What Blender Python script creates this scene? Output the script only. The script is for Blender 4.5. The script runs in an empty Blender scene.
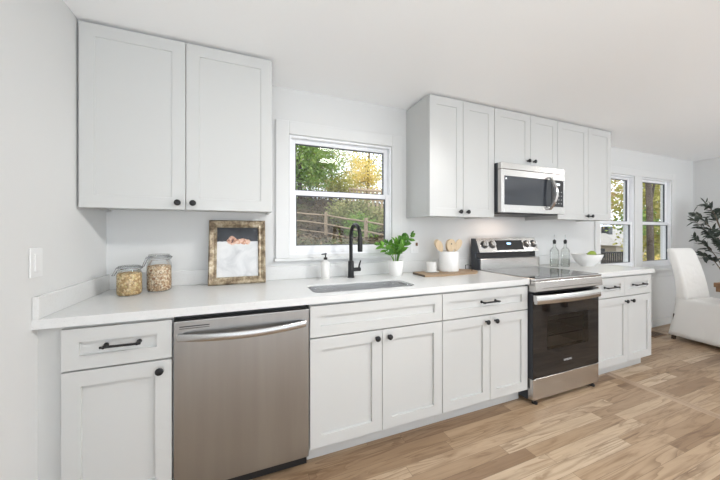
import bpy, bmesh, math, random
from mathutils import Vector, Matrix
random.seed(7)
C = bpy.context.scene.collection
R = math.radians
PI = math.pi

# ------------------------------------------------------------------ camera, world, lights, exposure
sc = bpy.context.scene
cam_d = bpy.data.cameras.new('camera')
cam = bpy.data.objects.new('camera', cam_d); C.objects.link(cam)
cam.location = (0, -2.143, 1.25)
cam.rotation_euler = (R(90), 0, R(-21.677))
cam_d.sensor_width = 36.0
cam_d.lens = 36.0 * 289.5 / 720.0
cam_d.shift_y = -(240 - 232.57) / 720.0
cam_d.clip_start = 0.02
cam_d.clip_end = 200
sc.camera = cam
sc.view_settings.view_transform = 'Standard'
sc.view_settings.look = 'None'
sc.view_settings.exposure = 0.08
sc.view_settings.gamma = 1.0
sc.view_settings.use_curve_mapping = False
try:
    sc.cycles.use_denoising = True
    sc.cycles.sample_clamp_indirect = 0.0
    sc.cycles.max_bounces = 10
    sc.cycles.diffuse_bounces = 6
    sc.cycles.glossy_bounces = 5
    sc.cycles.transparent_max_bounces = 16
except Exception:
    pass

LAMP_W = 1.0       # each flush ceiling lamp
REAR_FILL_W = 3.0        # added fill panels behind the rear openings
world = bpy.data.worlds.new('world'); sc.world = world
world.use_nodes = True
wn = world.node_tree
bgn = wn.nodes['Background']
tc = wn.nodes.new('ShaderNodeTexCoord'); sx = wn.nodes.new('ShaderNodeSeparateXYZ')
cr = wn.nodes.new('ShaderNodeValToRGB')
cr.color_ramp.elements[0].position = 0.0; cr.color_ramp.elements[0].color = (0.86, 0.92, 1.0, 1)
cr.color_ramp.elements[1].position = 0.7; cr.color_ramp.elements[1].color = (0.95, 0.97, 1.0, 1)
wn.links.new(tc.outputs['Generated'], sx.inputs[0]); wn.links.new(sx.outputs['Z'], cr.inputs[0])
wn.links.new(cr.outputs[0], bgn.inputs['Color'])
bgn.inputs['Strength'].default_value = 2.3

def area(name, loc, rot, size, power, color=(1, 1, 1), shape='RECTANGLE', sy=None):
    d = bpy.data.lights.new(name, 'AREA'); d.energy = power; d.color = color
    d.shape = shape; d.size = size
    if sy: d.size_y = sy
    o = bpy.data.objects.new(name, d); C.objects.link(o)
    o.location = loc; o.rotation_euler = rot
    return o
# added fill panels outside the unseen rear openings, brightening kitchen and dining end
area('rear_fill', (1.4, -5.16, 1.12), (R(90), 0, 0), 4.4, REAR_FILL_W, (0.92, 0.96, 1.0), sy=2.0)
area('dining_fill', (4.9, -5.16, 1.12), (R(90), 0, 0), 1.9, REAR_FILL_W * 5.0, (0.92, 0.96, 1.0), sy=2.0)

# the photographer's second flash, held high at the right and aimed along the counter
fl = area('flash_head', (2.36, -1.8, 2.24), (0, 0, 0), 0.06, 2.9, (1.0, 0.99, 0.97), 'DISK')
fl.rotation_euler = (Vector((-0.25, -0.1, 0.90)) - Vector(fl.location)).to_track_quat('-Z', 'Y').to_euler()
fl.data.spread = R(54)
# added fill panels facing up, brightening the room off the ceiling like bounced flash
BOUNCE_W = 36.0
area('bounce_fill', (0.0, -3.1, 0.9), (R(180), 0, 0), 1.4, BOUNCE_W * 1.05, (0.88, 0.955, 1.0))
area('bounce_fill', (4.6, -3.3, 0.9), (R(180), 0, 0), 1.4, BOUNCE_W * 1.1, (0.88, 0.955, 1.0))

# ------------------------------------------------------------------ helpers
class MB:
    def __init__(s): s.bm = bmesh.new()
    def box(s, x0, x1, y0, y1, z0, z1, bev=0.0, seg=1):
        if x0 > x1: x0, x1 = x1, x0
        if y0 > y1: y0, y1 = y1, y0
        if z0 > z1: z0, z1 = z1, z0
        v = [s.bm.verts.new((x, y, z)) for x in (x0, x1) for y in (y0, y1) for z in (z0, z1)]
        fs = [s.bm.faces.new([v[i] for i in q]) for q in ((0,1,3,2),(4,6,7,5),(0,4,5,1),(2,3,7,6),(0,2,6,4),(1,5,7,3))]
        if bev > 0:
            es = list({e for f in fs for e in f.edges})
            bmesh.ops.bevel(s.bm, geom=es, offset=bev, segments=seg, affect='EDGES', profile=0.5)
        return s
    def prism(s, pts, axis, a, b):
        """polygon pts (2D) extruded along axis from a to b"""
        def mk(p, t):
            if axis == 'y': return (p[0], t, p[1])
            if axis == 'x': return (t, p[0], p[1])
            return (p[0], p[1], t)
        lo = [s.bm.verts.new(mk(p, a)) for p in pts]; hi = [s.bm.verts.new(mk(p, b)) for p in pts]
        n = len(pts)
        s.bm.faces.new(lo); s.bm.faces.new(hi[::-1])
        for i in range(n):
            s.bm.faces.new((lo[i], lo[(i+1) % n], hi[(i+1) % n], hi[i]))
        return s
    def tube(s, pts, r, n=10, caps=True):
        pts = [Vector(p) for p in pts]
        rs = r if isinstance(r, (list, tuple)) else [r] * len(pts)
        rings = []; up = None
        for i, p in enumerate(pts):
            if i == 0: t = pts[1] - pts[0]
            elif i == len(pts) - 1: t = pts[-1] - pts[-2]
            else: t = (pts[i+1] - pts[i]).normalized() + (pts[i] - pts[i-1]).normalized()
            t.normalize()
            if up is None:
                up = Vector((0, 0, 1)) if abs(t.z) < 0.9 else Vector((1, 0, 0))
            a = up - t * up.dot(t)
            if a.length < 1e-4: a = t.orthogonal()
            a.normalize(); b = t.cross(a); up = a
            rings.append([s.bm.verts.new(p + (a * math.cos(2*PI*k/n) + b * math.sin(2*PI*k/n)) * rs[i]) for k in range(n)])
        for i in range(len(rings) - 1):
            for k in range(n):
                s.bm.faces.new((rings[i][k], rings[i][(k+1) % n], rings[i+1][(k+1) % n], rings[i+1][k]))
        if caps:
            s.bm.faces.new(rings[0][::-1]); s.bm.faces.new(rings[-1])
        return s
    def lathe(s, prof, c, n=32, axis='z'):
        """profile [(r, h)] turned about an axis through c"""
        rings = []
        def mk(r, h, a):
            u, w = r * math.cos(a), r * math.sin(a)
            if axis == 'z': return (c[0] + u, c[1] + w, c[2] + h)
            if axis == 'y': return (c[0] + u, c[1] + h, c[2] + w)
            return (c[0] + h, c[1] + u, c[2] + w)
        for r, h in prof:
            if r < 1e-6: rings.append([s.bm.verts.new(mk(0, h, 0))])
            else: rings.append([s.bm.verts.new(mk(r, h, 2*PI*k/n)) for k in range(n)])
        for A, B in zip(rings, rings[1:]):
            if len(A) == 1 and len(B) == 1: continue
            for k in range(n):
                k2 = (k+1) % n
                if len(A) == 1: s.bm.faces.new((A[0], B[k2], B[k]))
                elif len(B) == 1: s.bm.faces.new((A[k], A[k2], B[0]))
                else: s.bm.faces.new((A[k], A[k2], B[k2], B[k]))
        return s
    def ball(s, c, r, sc_=(1, 1, 1), sub=2):
        M = Matrix.Translation(c) @ Matrix.Diagonal((sc_[0]*r, sc_[1]*r, sc_[2]*r, 1))
        bmesh.ops.create_icosphere(s.bm, subdivisions=sub, radius=1, matrix=M); return s
    def loft(s, rings, caps=True, close=True):
        rr = [[s.bm.verts.new(p) for p in ring] for ring in rings]
        n = len(rr[0])
        for A, B in zip(rr, rr[1:]):
            for k in range(n if close else n - 1):
                s.bm.faces.new((A[k], A[(k+1) % n], B[(k+1) % n], B[k]))
        if caps:
            s.bm.faces.new(rr[0][::-1]); s.bm.faces.new(rr[-1])
        return s
    def quad(s, pts):
        s.bm.faces.new([s.bm.verts.new(p) for p in pts]); return s
    def leaf(s, p, d, up, L, W, fold=0.15):
        """pointed leaf: base at p, direction d"""
        d = d.normalized(); w = d.cross(up)
        if w.length < 1e-3: w = d.orthogonal()
        w.normalize(); nn = w.cross(d)
        v = [s.bm.verts.new(q) for q in (p, p + d*L*0.35 + w*W*0.5 + nn*W*fold, p + d*L*0.75 + w*W*0.38 + nn*W*fold - nn*L*0.04,
             p + d*L - nn*L*0.1, p + d*L*0.75 - w*W*0.38 + nn*W*fold - nn*L*0.04, p + d*L*0.35 - w*W*0.5 + nn*W*fold, p + d*L*0.45)]
        c = v[6]
        for a, b in ((0,1),(1,2),(2,3),(3,4),(4,5),(5,0)):
            s.bm.faces.new((v[a], v[b], c))
        return s
    def xform(s, M): bmesh.ops.transform(s.bm, matrix=M, verts=s.bm.verts); return s

ROOT = {}
def root_of(o):
    while o.parent: o = o.parent
    return o
def build(name, mb, mat, parent=None, smooth=False, label=None, local=False, recalc=True, mats=None):
    bm = mb.bm
    if recalc: bmesh.ops.recalc_face_normals(bm, faces=bm.faces)
    if parent is not None and not local:
        r = root_of(parent)
        bmesh.ops.translate(bm, vec=-r.location, verts=bm.verts)
        if parent is not r:                                   # parts sit at their thing's origin
            bmesh.ops.translate(bm, vec=-Vector(parent.location), verts=bm.verts)
    me = bpy.data.meshes.new(name); bm.to_mesh(me); bm.free()
    me.materials.append(mat)
    o = bpy.data.objects.new(name, me); C.objects.link(o)
    if parent is not None: o.parent = parent
    if smooth:
        for p in me.polygons: p.use_smooth = True
        if smooth != 'all':
            try: me.set_sharp_from_angle(angle=R(40))
            except Exception: pass
    if label: o['label'] = label
    return o
def thing(name, label, cat, loc=(0, 0, 0), rz=0.0, group=None):
    o = bpy.data.objects.new(name, None); C.objects.link(o); o.empty_display_size = 0.1
    o.location = loc; o.rotation_euler = (0, 0, rz)
    o['label'] = label; o['category'] = cat
    if group: o['group'] = group
    return o
def single(name, mb, mat, label, cat, base, smooth=False, group=None, kind=None):
    """a thing that is one mesh, its origin at its base"""
    mb.xform(Matrix.Translation(-Vector(base)))
    o = build(name, mb, mat, None, smooth); o.location = base
    o['label'] = label; o['category'] = cat
    if group: o['group'] = group
    if kind: o['kind'] = kind
    return o
def struct(name, mb, mat, smooth=False):
    o = build(name, mb, mat, None, smooth); o['kind'] = 'structure'; return o
def copy_tree(o, parent=None):
    c = o.copy(); C.objects.link(c)
    if parent: c.parent = parent
    for ch in list(o.children): copy_tree(ch, c)
    return c

# ------------------------------------------------------------------ materials
def mat(name, col, rough=0.5, metal=0.0, spec=0.5, **k):
    m = bpy.data.materials.new(name); m.use_nodes = True
    b = m.node_tree.nodes['Principled BSDF']
    b.inputs['Base Color'].default_value = (*col, 1); b.inputs['Roughness'].default_value = rough
    b.inputs['Metallic'].default_value = metal; b.inputs['Specular IOR Level'].default_value = spec
    for key, v in k.items(): b.inputs[key].default_value = v
    return m
class N:
    """terse node builder"""
    def __init__(s, m): s.nt = m.node_tree; s.b = s.nt.nodes.get('Principled BSDF')
    def n(s, t, **k):
        x = s.nt.nodes.new(t)
        for a, v in k.items(): setattr(x, a, v)
        return x
    def l(s, a, b): s.nt.links.new(a, b)
    def math(s, op, a, b=None, c=None):
        x = s.n('ShaderNodeMath', operation=op)
        for i, v in enumerate((a, b, c)):
            if v is None: continue
            if isinstance(v, (int, float)): x.inputs[i].default_value = v
            else: s.l(v, x.inputs[i])
        return x.outputs[0]
    def ramp(s, fac, stops):
        x = s.n('ShaderNodeValToRGB'); e = x.color_ramp.elements
        while len(e) < len(stops): e.new(0.5)
        for el, (p, c) in zip(e, stops): el.position = p; el.color = (*c, 1)
        s.l(fac, x.inputs[0]); return x.outputs[0]
    def noise(s, vec, scale, detail=3, rough=0.5, dist=0.0):
        x = s.n('ShaderNodeTexNoise'); x.inputs['Scale'].default_value = scale; x.inputs['Detail'].default_value = detail
        x.inputs['Roughness'].default_value = rough; x.inputs['Distortion'].default_value = dist
        if vec is not None: s.l(vec, x.inputs['Vector'])
        return x.outputs['Fac']
    def mix(s, fac, a, b, mode='MIX'):
        x = s.n('ShaderNodeMix', data_type='RGBA', blend_type=mode)
        if isinstance(fac, (int, float)): x.inputs[0].default_value = fac
        else: s.l(fac, x.inputs[0])
        for i, v in ((6, a), (7, b)):
            if isinstance(v, tuple): x.inputs[i].default_value = (*v, 1)
            else: s.l(v, x.inputs[i])
        return x.outputs[2]
    def obj(s): return s.n('ShaderNodeTexCoord').outputs['Object']
    def pos(s): return s.n('ShaderNodeNewGeometry').outputs['Position']
    def bump(s, h, strength=0.2, dist=0.01):
        x = s.n('ShaderNodeBump'); x.inputs['Strength'].default_value = strength; x.inputs['Distance'].default_value = dist
        s.l(h, x.inputs['Height']); s.l(x.outputs[0], s.b.inputs['Normal'])
    def scale(s, vec, v):
        x = s.n('ShaderNodeMapping'); x.inputs['Scale'].default_value = v; s.l(vec, x.inputs[0]); return x.outputs[0]

M = {}
def painted(name, col, rough=0.55, bscale=220, bstr=0.05):
    m = mat(name, col, rough); n = N(m)
    n.bump(n.noise(n.obj(), bscale, 2), bstr, 0.002 if bscale > 20 else 0.03)
    return m
M['wall'] = painted('wall_paint', (0.685, 0.69, 0.685), 0.7)
M['ceiling'] = painted('ceiling_paint', (0.90, 0.91, 0.92), 0.85)
M['trim'] = mat('trim_paint', (0.695, 0.70, 0.695), 0.4)
M['cab'] = mat('cabinet_paint', (0.565, 0.57, 0.56), 0.38)
M['cabin'] = mat('cabinet_inside', (0.62, 0.61, 0.59), 0.6)
M['vinyl'] = mat('window_vinyl', (0.83, 0.84, 0.86), 0.3)
M['gasket'] = mat('dark_gasket', (0.07, 0.075, 0.09), 0.5)
M['black'] = mat('matte_black_metal', (0.012, 0.012, 0.013), 0.38, 0.3)
M['blackp'] = mat('black_plastic', (0.015, 0.015, 0.016), 0.45)
M['rangeside'] = mat('dark_enamel', (0.028, 0.032, 0.04), 0.4)
M['bglass'] = mat('black_glass', (0.010, 0.010, 0.011), 0.04, 0, 0.5)
M['cooktop'] = mat('cooktop_glass', (0.014, 0.014, 0.015), 0.06, 0, 1.0)
M['mwglass'] = mat('microwave_glass', (0.03, 0.034, 0.042), 0.06, 0, 0.45)
M['porcelain'] = mat('white_ceramic', (0.84, 0.835, 0.82), 0.25)
M['plaster'] = mat('white_matte_ceramic', (0.83, 0.82, 0.80), 0.5)
M['board'] = mat('white_board', (0.83, 0.83, 0.82), 0.35)
M['leather'] = mat('brown_leather', (0.16, 0.08, 0.035), 0.6)
M['slip'] = painted('slipcover_linen', (0.76, 0.75, 0.725), 0.9, 9, 0.3)
M['darkwood'] = mat('dark_wood', (0.055, 0.035, 0.022), 0.5)
M['chrome'] = mat('wire_steel', (0.55, 0.56, 0.58), 0.25, 1.0)
M['label_grey'] = mat('grey_print', (0.55, 0.55, 0.55), 0.5)
M['dark_print'] = mat('dark_print', (0.05, 0.05, 0.05), 0.5)
M['plate'] = mat('white_plastic', (0.76, 0.765, 0.765), 0.35)

def steel(name, col, rough, sx_, sz_, lo=0.93, hi=1.05):
    m = mat(name, col, rough, 1.0); n = N(m)
    v = n.scale(n.obj(), (sx_, 60, sz_))
    f = n.noise(v, 1.0, 3, 0.6)
    n.l(n.math('MULTIPLY_ADD', f, 0.16, rough - 0.08), n.b.inputs['Roughness'])
    n.l(n.mix(f, tuple(c*lo for c in col), tuple(min(1, c*hi) for c in col)), n.b.inputs['Base Color'])
    n.bump(f, 0.03, 0.001)
    return m
M['steel'] = steel('brushed_steel', (0.60, 0.585, 0.565), 0.24, 4, 500)
M['dwsteel'] = steel('dishwasher_steel', (0.37, 0.365, 0.355), 0.32, 9, 0.5, 0.80, 1.20)
M['sinksteel'] = mat('sink_steel', (0.88, 0.885, 0.89), 0.22, 1.0)
M['brightsteel'] = mat('polished_steel', (0.62, 0.615, 0.605), 0.2, 1.0)
M['bar'] = mat('satin_steel_bar', (0.50, 0.495, 0.485), 0.27, 1.0)

def quartz():
    m = mat('white_quartz', (0.8, 0.8, 0.79), 0.22, 0, 0.22); n = N(m)
    p = n.obj()
    a = n.ramp(n.noise(p, 90, 4, 0.7, 0.3), [(0.0, (0.60, 0.60, 0.59)), (0.34, (0.67, 0.675, 0.67)), (0.46, (0.70, 0.705, 0.70)), (1, (0.715, 0.72, 0.715))])
    vor = n.n('ShaderNodeTexVoronoi'); vor.inputs['Scale'].default_value = 55; n.l(p, vor.inputs['Vector'])
    sp = n.math('LESS_THAN', vor.outputs['Distance'], 0.085)
    n.l(n.mix(n.math('MULTIPLY', sp, 0.4), a, (0.42, 0.41, 0.40)), n.b.inputs['Base Color'])
    return m
M['quartz'] = quartz()

def planks(name, along, w, L, stops, seed):
    """boards of width w running along 'x' or 'y', every board its own tone and grain"""
    m = mat(name, (0.5, 0.4, 0.3), 0.36, 0, 0.45); n = N(m)
    sp = n.n('ShaderNodeSeparateXYZ'); n.l(n.pos(), sp.inputs[0])
    u, v = (sp.outputs[0], sp.outputs[1]) if along == 'x' else (sp.outputs[1], sp.outputs[0])
    vs = n.math('DIVIDE', v, w); row = n.math('FLOOR', vs)
    wn1 = n.n('ShaderNodeTexWhiteNoise', noise_dimensions='2D'); cb = n.n('ShaderNodeCombineXYZ')
    n.l(row, cb.inputs[0]); cb.inputs[1].default_value = seed; n.l(cb.outputs[0], wn1.inputs['Vector'])
    us = n.math('DIVIDE', n.math('MULTIPLY_ADD', wn1.outputs['Value'], L * 7.3, u), L); col = n.math('FLOOR', us)
    cb2 = n.n('ShaderNodeCombineXYZ'); n.l(row, cb2.inputs[0]); n.l(col, cb2.inputs[1]); cb2.inputs[2].default_value = seed
    wn2 = n.n('ShaderNodeTexWhiteNoise', noise_dimensions='3D'); n.l(cb2.outputs[0], wn2.inputs['Vector'])
    idv = wn2.outputs['Value']
    # grain coordinates, shifted for each board
    g = n.n('ShaderNodeCombineXYZ')
    n.l(n.math('MULTIPLY_ADD', idv, 37.0, u), g.inputs[0]); n.l(n.math('MULTIPLY_ADD', idv, 11.0, v), g.inputs[1])
    n.l(n.math('MULTIPLY', idv, 9.0), g.inputs[2])
    fine = n.noise(n.scale(g.outputs[0], (5, 95, 1)), 1.0, 5, 0.65, 0.2)
    broad = n.noise(n.scale(g.outputs[0], (1.8, 14, 1)), 1.0, 4, 0.65, 1.6)
    rings_ = n.math('FRACT', n.math('MULTIPLY', n.noise(n.scale(g.outputs[0], (0.55, 9.0, 1)), 1.0, 2.0, 0.45, 0.3), 15.0))
    ringl = n.math('MULTIPLY', n.math('POWER', rings_, 3.0), n.ramp(n.noise(n.scale(g.outputs[0], (1.1, 5, 1)), 1.0, 2), [(0.38, (0, 0, 0)), (0.56, (1, 1, 1))]))
    base = n.ramp(idv, stops)
    c1 = n.mix(n.math('MULTIPLY', n.math('SUBTRACT', 1.0, fine), 0.52), base, (0.25, 0.155, 0.09))
    c2 = n.mix(n.math('MULTIPLY', ringl, 0.7), c1, (0.20, 0.12, 0.065))
    br = n.ramp(broad, [(0.30, (0.60, 0.53, 0.47)), (0.48, (0.96, 0.95, 0.94)), (0.75, (1.06, 1.06, 1.06))])
    c3 = n.mix(1.0, c2, br, 'MULTIPLY')
    fv = n.math('FRACT', vs); fu = n.math('FRACT', us)
    ev = n.math('MINIMUM', fv, n.math('SUBTRACT', 1.0, fv)); eu = n.math('MINIMUM', fu, n.math('SUBTRACT', 1.0, fu))
    seam = n.math('MAXIMUM', n.math('LESS_THAN', ev, 0.0011 / w), n.math('LESS_THAN', eu, 0.0013 / L))
    n.l(n.mix(n.math('MULTIPLY', seam, 0.6), c3, (0.13, 0.08, 0.05)), n.b.inputs['Base Color'])
    n.l(n.math('MULTIPLY_ADD', fine, 0.18, 0.27), n.b.inputs['Roughness'])
    n.bump(n.math('SUBTRACT', n.math('MULTIPLY', fine, 0.15), seam), 0.12, 0.002)
    return m
STOPS = [(0.0, (0.27, 0.175, 0.105)), (0.14, (0.39, 0.27, 0.168)), (0.4, (0.51, 0.37, 0.24)), (0.75, (0.60, 0.455, 0.31)), (1.0, (0.73, 0.59, 0.43))]
M['floor'] = planks('oak_planks', 'x', 0.072, 0.85, STOPS, 3.0)
M['floor2'] = planks('oak_planks_dining', 'x', 0.083, 0.62, [(p, tuple(x*0.93 for x in c)) for p, c in STOPS], 8.0)
M['floorstrip'] = planks('oak_strip', 'y', 0.2, 1.5, [(0, (0.47, 0.35, 0.245)), (1, (0.53, 0.40, 0.285))], 5.0)

def woodm(name, c0, c1, sc_=(3, 60, 60), rough=0.5):
    m = mat(name, c0, rough); n = N(m)
    f = n.noise(n.scale(n.obj(), sc_), 1.0, 4, 0.6, 0.6)
    n.l(n.ramp(f, [(0.3, c0), (0.7, c1)]), n.b.inputs['Base Color']); return m
M['tray'] = woodm('tray_wood', (0.27, 0.175, 0.10), (0.46, 0.33, 0.21))
M['bark_edge'] = woodm('tray_end_grain', (0.06, 0.045, 0.03), (0.16, 0.11, 0.07))
M['spoon'] = woodm('spoon_wood', (0.60, 0.45, 0.28), (0.72, 0.58, 0.40), (40, 40, 6))
M['table'] = woodm('table_wood', (0.17, 0.09, 0.045), (0.27, 0.155, 0.08), (4, 40, 40))
M['bark'] = woodm('bark', (0.045, 0.033, 0.026), (0.14, 0.105, 0.08), (9, 9, 1.5), 0.9)
M['twig'] = woodm('twig_bark', (0.10, 0.075, 0.055), (0.2, 0.15, 0.11), (20, 20, 4), 0.8)
M['fencewood'] = woodm('weathered_rail', (0.20, 0.15, 0.10), (0.40, 0.31, 0.22), (6, 30, 30), 0.85)
M['picketwood'] = woodm('picket_wood', (0.45, 0.33, 0.22), (0.62, 0.48, 0.34), (20, 20, 5), 0.8)

def frame_m():
    m = mat('antique_frame', (0.3, 0.24, 0.17), 0.5, 0.2); n = N(m)
    f = n.noise(n.scale(n.obj(), (22, 22, 22)), 1.0, 5, 0.7)
    n.l(n.ramp(f, [(0.25, (0.06, 0.045, 0.03)), (0.42, (0.20, 0.145, 0.09)), (0.55, (0.42, 0.34, 0.23)), (0.72, (0.72, 0.65, 0.52))]), n.b.inputs['Base Color'])
    n.bump(f, 0.15, 0.002); return m
M['pframe'] = frame_m()

def picture_m():
    """soft painting: dark band, peach blooms, pale cloth.  x in -.115..115, z 0..0.32 of the picture's own plane"""
    m = mat('picture_paint', (0.8, 0.8, 0.8), 0.35); n = N(m)
    o = n.obj(); sp = n.n('ShaderNodeSeparateXYZ'); n.l(o, sp.inputs[0])
    x, z = sp.outputs[0], sp.outputs[2]
    cloth = n.ramp(n.noise(o, 9, 4, 0.55, 0.8), [(0.3, (0.55, 0.56, 0.57)), (0.5, (0.72, 0.725, 0.73)), (0.7, (0.80, 0.80, 0.80))])
    dark = n.ramp(n.noise(o, 22, 3, 0.6), [(0.35, (0.018, 0.02, 0.026)), (0.66, (0.05, 0.055, 0.065)), (0.8, (0.3, 0.32, 0.34))])
    edge = n.math('MULTIPLY_ADD', n.noise(o, 30, 2), 0.012, 0.224)
    c = n.mix(n.math('GREATER_THAN', z, edge), cloth, dark)
    bloom = n.ramp(n.noise(o, 70, 3, 0.6), [(0.35, (0.10, 0.05, 0.05)), (0.45, (0.55, 0.25, 0.16)), (0.55, (0.74, 0.47, 0.34)), (0.68, (0.80, 0.66, 0.56))])
    for cx, cz, rx, rz in ((-0.035, 0.236, 0.032, 0.028), (0.004, 0.230, 0.018, 0.017), (0.032, 0.230, 0.022, 0.02), (0.062, 0.226, 0.016, 0.018)):
        dx = n.math('DIVIDE', n.math('SUBTRACT', x, cx), rx); dz = n.math('DIVIDE', n.math('SUBTRACT', z, cz), rz)
        d = n.math('ADD', n.math('MULTIPLY', dx, dx), n.math('MULTIPLY', dz, dz))
        d = n.math('ADD', d, n.math('MULTIPLY', n.math('SUBTRACT', n.noise(o, 60, 2), 0.5), 1.6))
        c = n.mix(n.math('LESS_THAN', d, 1.0), c, bloom)
    n.l(c, n.b.inputs['Base Color']); return m
M['picture'] = picture_m()

def cereal(name, stops, scale):
    m = mat(name, stops[0][1], 0.8); n = N(m)
    vor = n.n('ShaderNodeTexVoronoi'); vor.inputs['Scale'].default_value = scale; n.l(n.obj(), vor.inputs['Vector'])
    sp = n.n('ShaderNodeSeparateColor'); n.l(vor.outputs['Color'], sp.inputs[0])
    n.l(n.mix(n.math('MULTIPLY', n.math('POWER', vor.outputs['Distance'], 2.0), 0.9), n.ramp(sp.outputs[0], stops), (0.25, 0.15, 0.07)), n.b.inputs['Base Color'])
    n.bump(n.math('SUBTRACT', 1.0, vor.outputs['Distance']), 1.0, 0.006); return m
M['granola'] = cereal('golden_cereal', [(0, (0.42, 0.26, 0.11)), (0.4, (0.72, 0.52, 0.27)), (0.8, (0.88, 0.72, 0.46)), (1, (0.60, 0.50, 0.22))], 95)
M['oats'] = cereal('mixed_muesli', [(0, (0.30, 0.13, 0.07)), (0.25, (0.62, 0.42, 0.26)), (0.6, (0.82, 0.66, 0.47)), (1, (0.92, 0.82, 0.66))], 105)

def clear(name, tint, refl=1.0, rough=0.0, ior=1.45):
    """thin clear sheet: see-through with a Fresnel reflection"""
    m = bpy.data.materials.new(name); m.use_nodes = True; nt = m.node_tree
    for x in list(nt.nodes): nt.nodes.remove(x)
    out = nt.nodes.new('ShaderNodeOutputMaterial'); mix = nt.nodes.new('ShaderNodeMixShader')
    tr = nt.nodes.new('ShaderNodeBsdfTransparent'); gl = nt.nodes.new('ShaderNodeBsdfGlossy'); fr = nt.nodes.new('ShaderNodeFresnel')
    tr.inputs[0].default_value = (*tint, 1); gl.inputs['Roughness'].default_value = rough; fr.inputs[0].default_value = ior
    mu = nt.nodes.new('ShaderNodeMath'); mu.operation = 'MULTIPLY'; mu.inputs[1].default_value = refl
    nt.links.new(fr.outputs[0], mu.inputs[0]); nt.links.new(mu.outputs[0], mix.inputs[0])
    nt.links.new(tr.outputs[0], mix.inputs[1]); nt.links.new(gl.outputs[0], mix.inputs[2]); nt.links.new(mix.outputs[0], out.inputs[0])
    return m
M['pane'] = clear('window_glass', (0.98, 0.985, 0.98), 0.65, 0.025, 1.4)
M['jar'] = clear('jar_glass', (0.965, 0.975, 0.975), 0.5)
M['bottle'] = clear('bottle_glass', (0.93, 0.945, 0.935), 0.6)
M['liquid'] = clear('bottle_liquid', (0.91, 0.915, 0.90), 0.3)
M['picglass'] = clear('picture_glass', (0.98, 0.98, 0.98), 0.15)
M['ovenwin'] = clear('oven_window_glass', (0.62, 0.60, 0.58), 1.0, 0.0, 1.55)
M['enamel'] = mat('grey_enamel', (0.22, 0.215, 0.21), 0.4)

def emis(name, col, s):
    m = mat(name, col, 0.5); b = m.node_tree.nodes['Principled BSDF']
    b.inputs['Emission Color'].default_value = (*col, 1); b.inputs['Emission Strength'].default_value = s; return m
M['lamp'] = emis('lamp_diffuser', (1, 0.985, 0.965), 40.0)
M['digits'] = emis('blue_digits', (0.35, 0.62, 1.0), 3.0)
M['iconlit'] = emis('white_icons', (0.9, 0.92, 0.95), 0.8)

def leafm(name, stops, scale=0.9, trans=0.35):
    m = mat(name, stops[0][1], 0.55); n = N(m)
    wn_ = n.n('ShaderNodeTexWhiteNoise', noise_dimensions='3D')
    q = n.n('ShaderNodeVectorMath', operation='SNAP'); q.inputs[1].default_value = (0.12, 0.12, 0.12); n.l(n.obj(), q.inputs[0])
    n.l(q.outputs[0], wn_.inputs['Vector'])
    f = n.math('MULTIPLY_ADD', n.noise(n.obj(), scale, 3), 0.8, n.math('MULTIPLY_ADD', wn_.outputs['Value'], 0.35, -0.08))
    col = n.ramp(f, stops); n.l(col, n.b.inputs['Base Color'])
    t = n.n('ShaderNodeBsdfTranslucent'); n.l(col, t.inputs[0]); mx = n.n('ShaderNodeMixShader'); mx.inputs[0].default_value = trans
    out = [x for x in n.nt.nodes if x.type == 'OUTPUT_MATERIAL'][0]
    n.l(n.b.outputs[0], mx.inputs[1]); n.l(t.outputs[0], mx.inputs[2]); n.l(mx.outputs[0], out.inputs[0]); return m
M['leafgreen'] = leafm('leaves_green', [(0.2, (0.07, 0.13, 0.025)), (0.5, (0.22, 0.36, 0.07)), (0.8, (0.48, 0.55, 0.17))])
M['leafolive'] = leafm('leaves_olive', [(0.2, (0.13, 0.15, 0.055)), (0.5, (0.35, 0.37, 0.15)), (0.8, (0.60, 0.50, 0.27))])
M['leafyellow'] = leafm('leaves_yellow', [(0.2, (0.55, 0.40, 0.08)), (0.5, (0.90, 0.74, 0.24)), (0.8, (0.96, 0.86, 0.48))])
M['leaflime'] = leafm('leaves_lime', [(0.2, (0.24, 0.27, 0.04)), (0.5, (0.48, 0.46, 0.10)), (0.8, (0.65, 0.55, 0.22))])
M['leaforange'] = leafm('leaves_orange', [(0.2, (0.32, 0.20, 0.06)), (0.5, (0.55, 0.40, 0.16)), (0.8, (0.62, 0.58, 0.28))])
M['plantleaf'] = leafm('plant_leaves', [(0.2, (0.05, 0.17, 0.015)), (0.5, (0.14, 0.34, 0.04)), (0.85, (0.36, 0.58, 0.10))], 14, 0.2)
M['olive'] = leafm('olive_leaves', [(0.2, (0.015, 0.022, 0.016)), (0.5, (0.045, 0.06, 0.045)), (0.85, (0.14, 0.16, 0.13))], 6, 0.1)
M['fruit'] = mat('green_fruit_skin', (0.30, 0.40, 0.05), 0.4)

def ground_m():
    m = mat('leaf_litter', (0.3, 0.22, 0.15), 0.95); n = N(m); p = n.pos()
    a = n.ramp(n.noise(p, 3.5, 8, 0.75), [(0.3, (0.02, 0.015, 0.009)), (0.45, (0.06, 0.043, 0.026)), (0.56, (0.12, 0.088, 0.056)), (0.7, (0.26, 0.2, 0.14))])
    g = n.ramp(n.noise(p, 12, 6, 0.7), [(0.35, (0.05, 0.06, 0.02)), (0.65, (0.16, 0.18, 0.07))])
    n.l(n.mix(n.ramp(n.noise(p, 0.5, 4, 0.6), [(0.45, (0, 0, 0)), (0.62, (1, 1, 1))]), a, g), n.b.inputs['Base Color'])
    n.bump(n.noise(p, 9, 6, 0.8), 0.7, 0.15); return m
M['ground'] = ground_m()
M['litter'] = leafm('litter_leaves', [(0.2, (0.025, 0.017, 0.009)), (0.5, (0.11, 0.075, 0.04)), (0.85, (0.40, 0.30, 0.18))], 1.5, 0.15)
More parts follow.
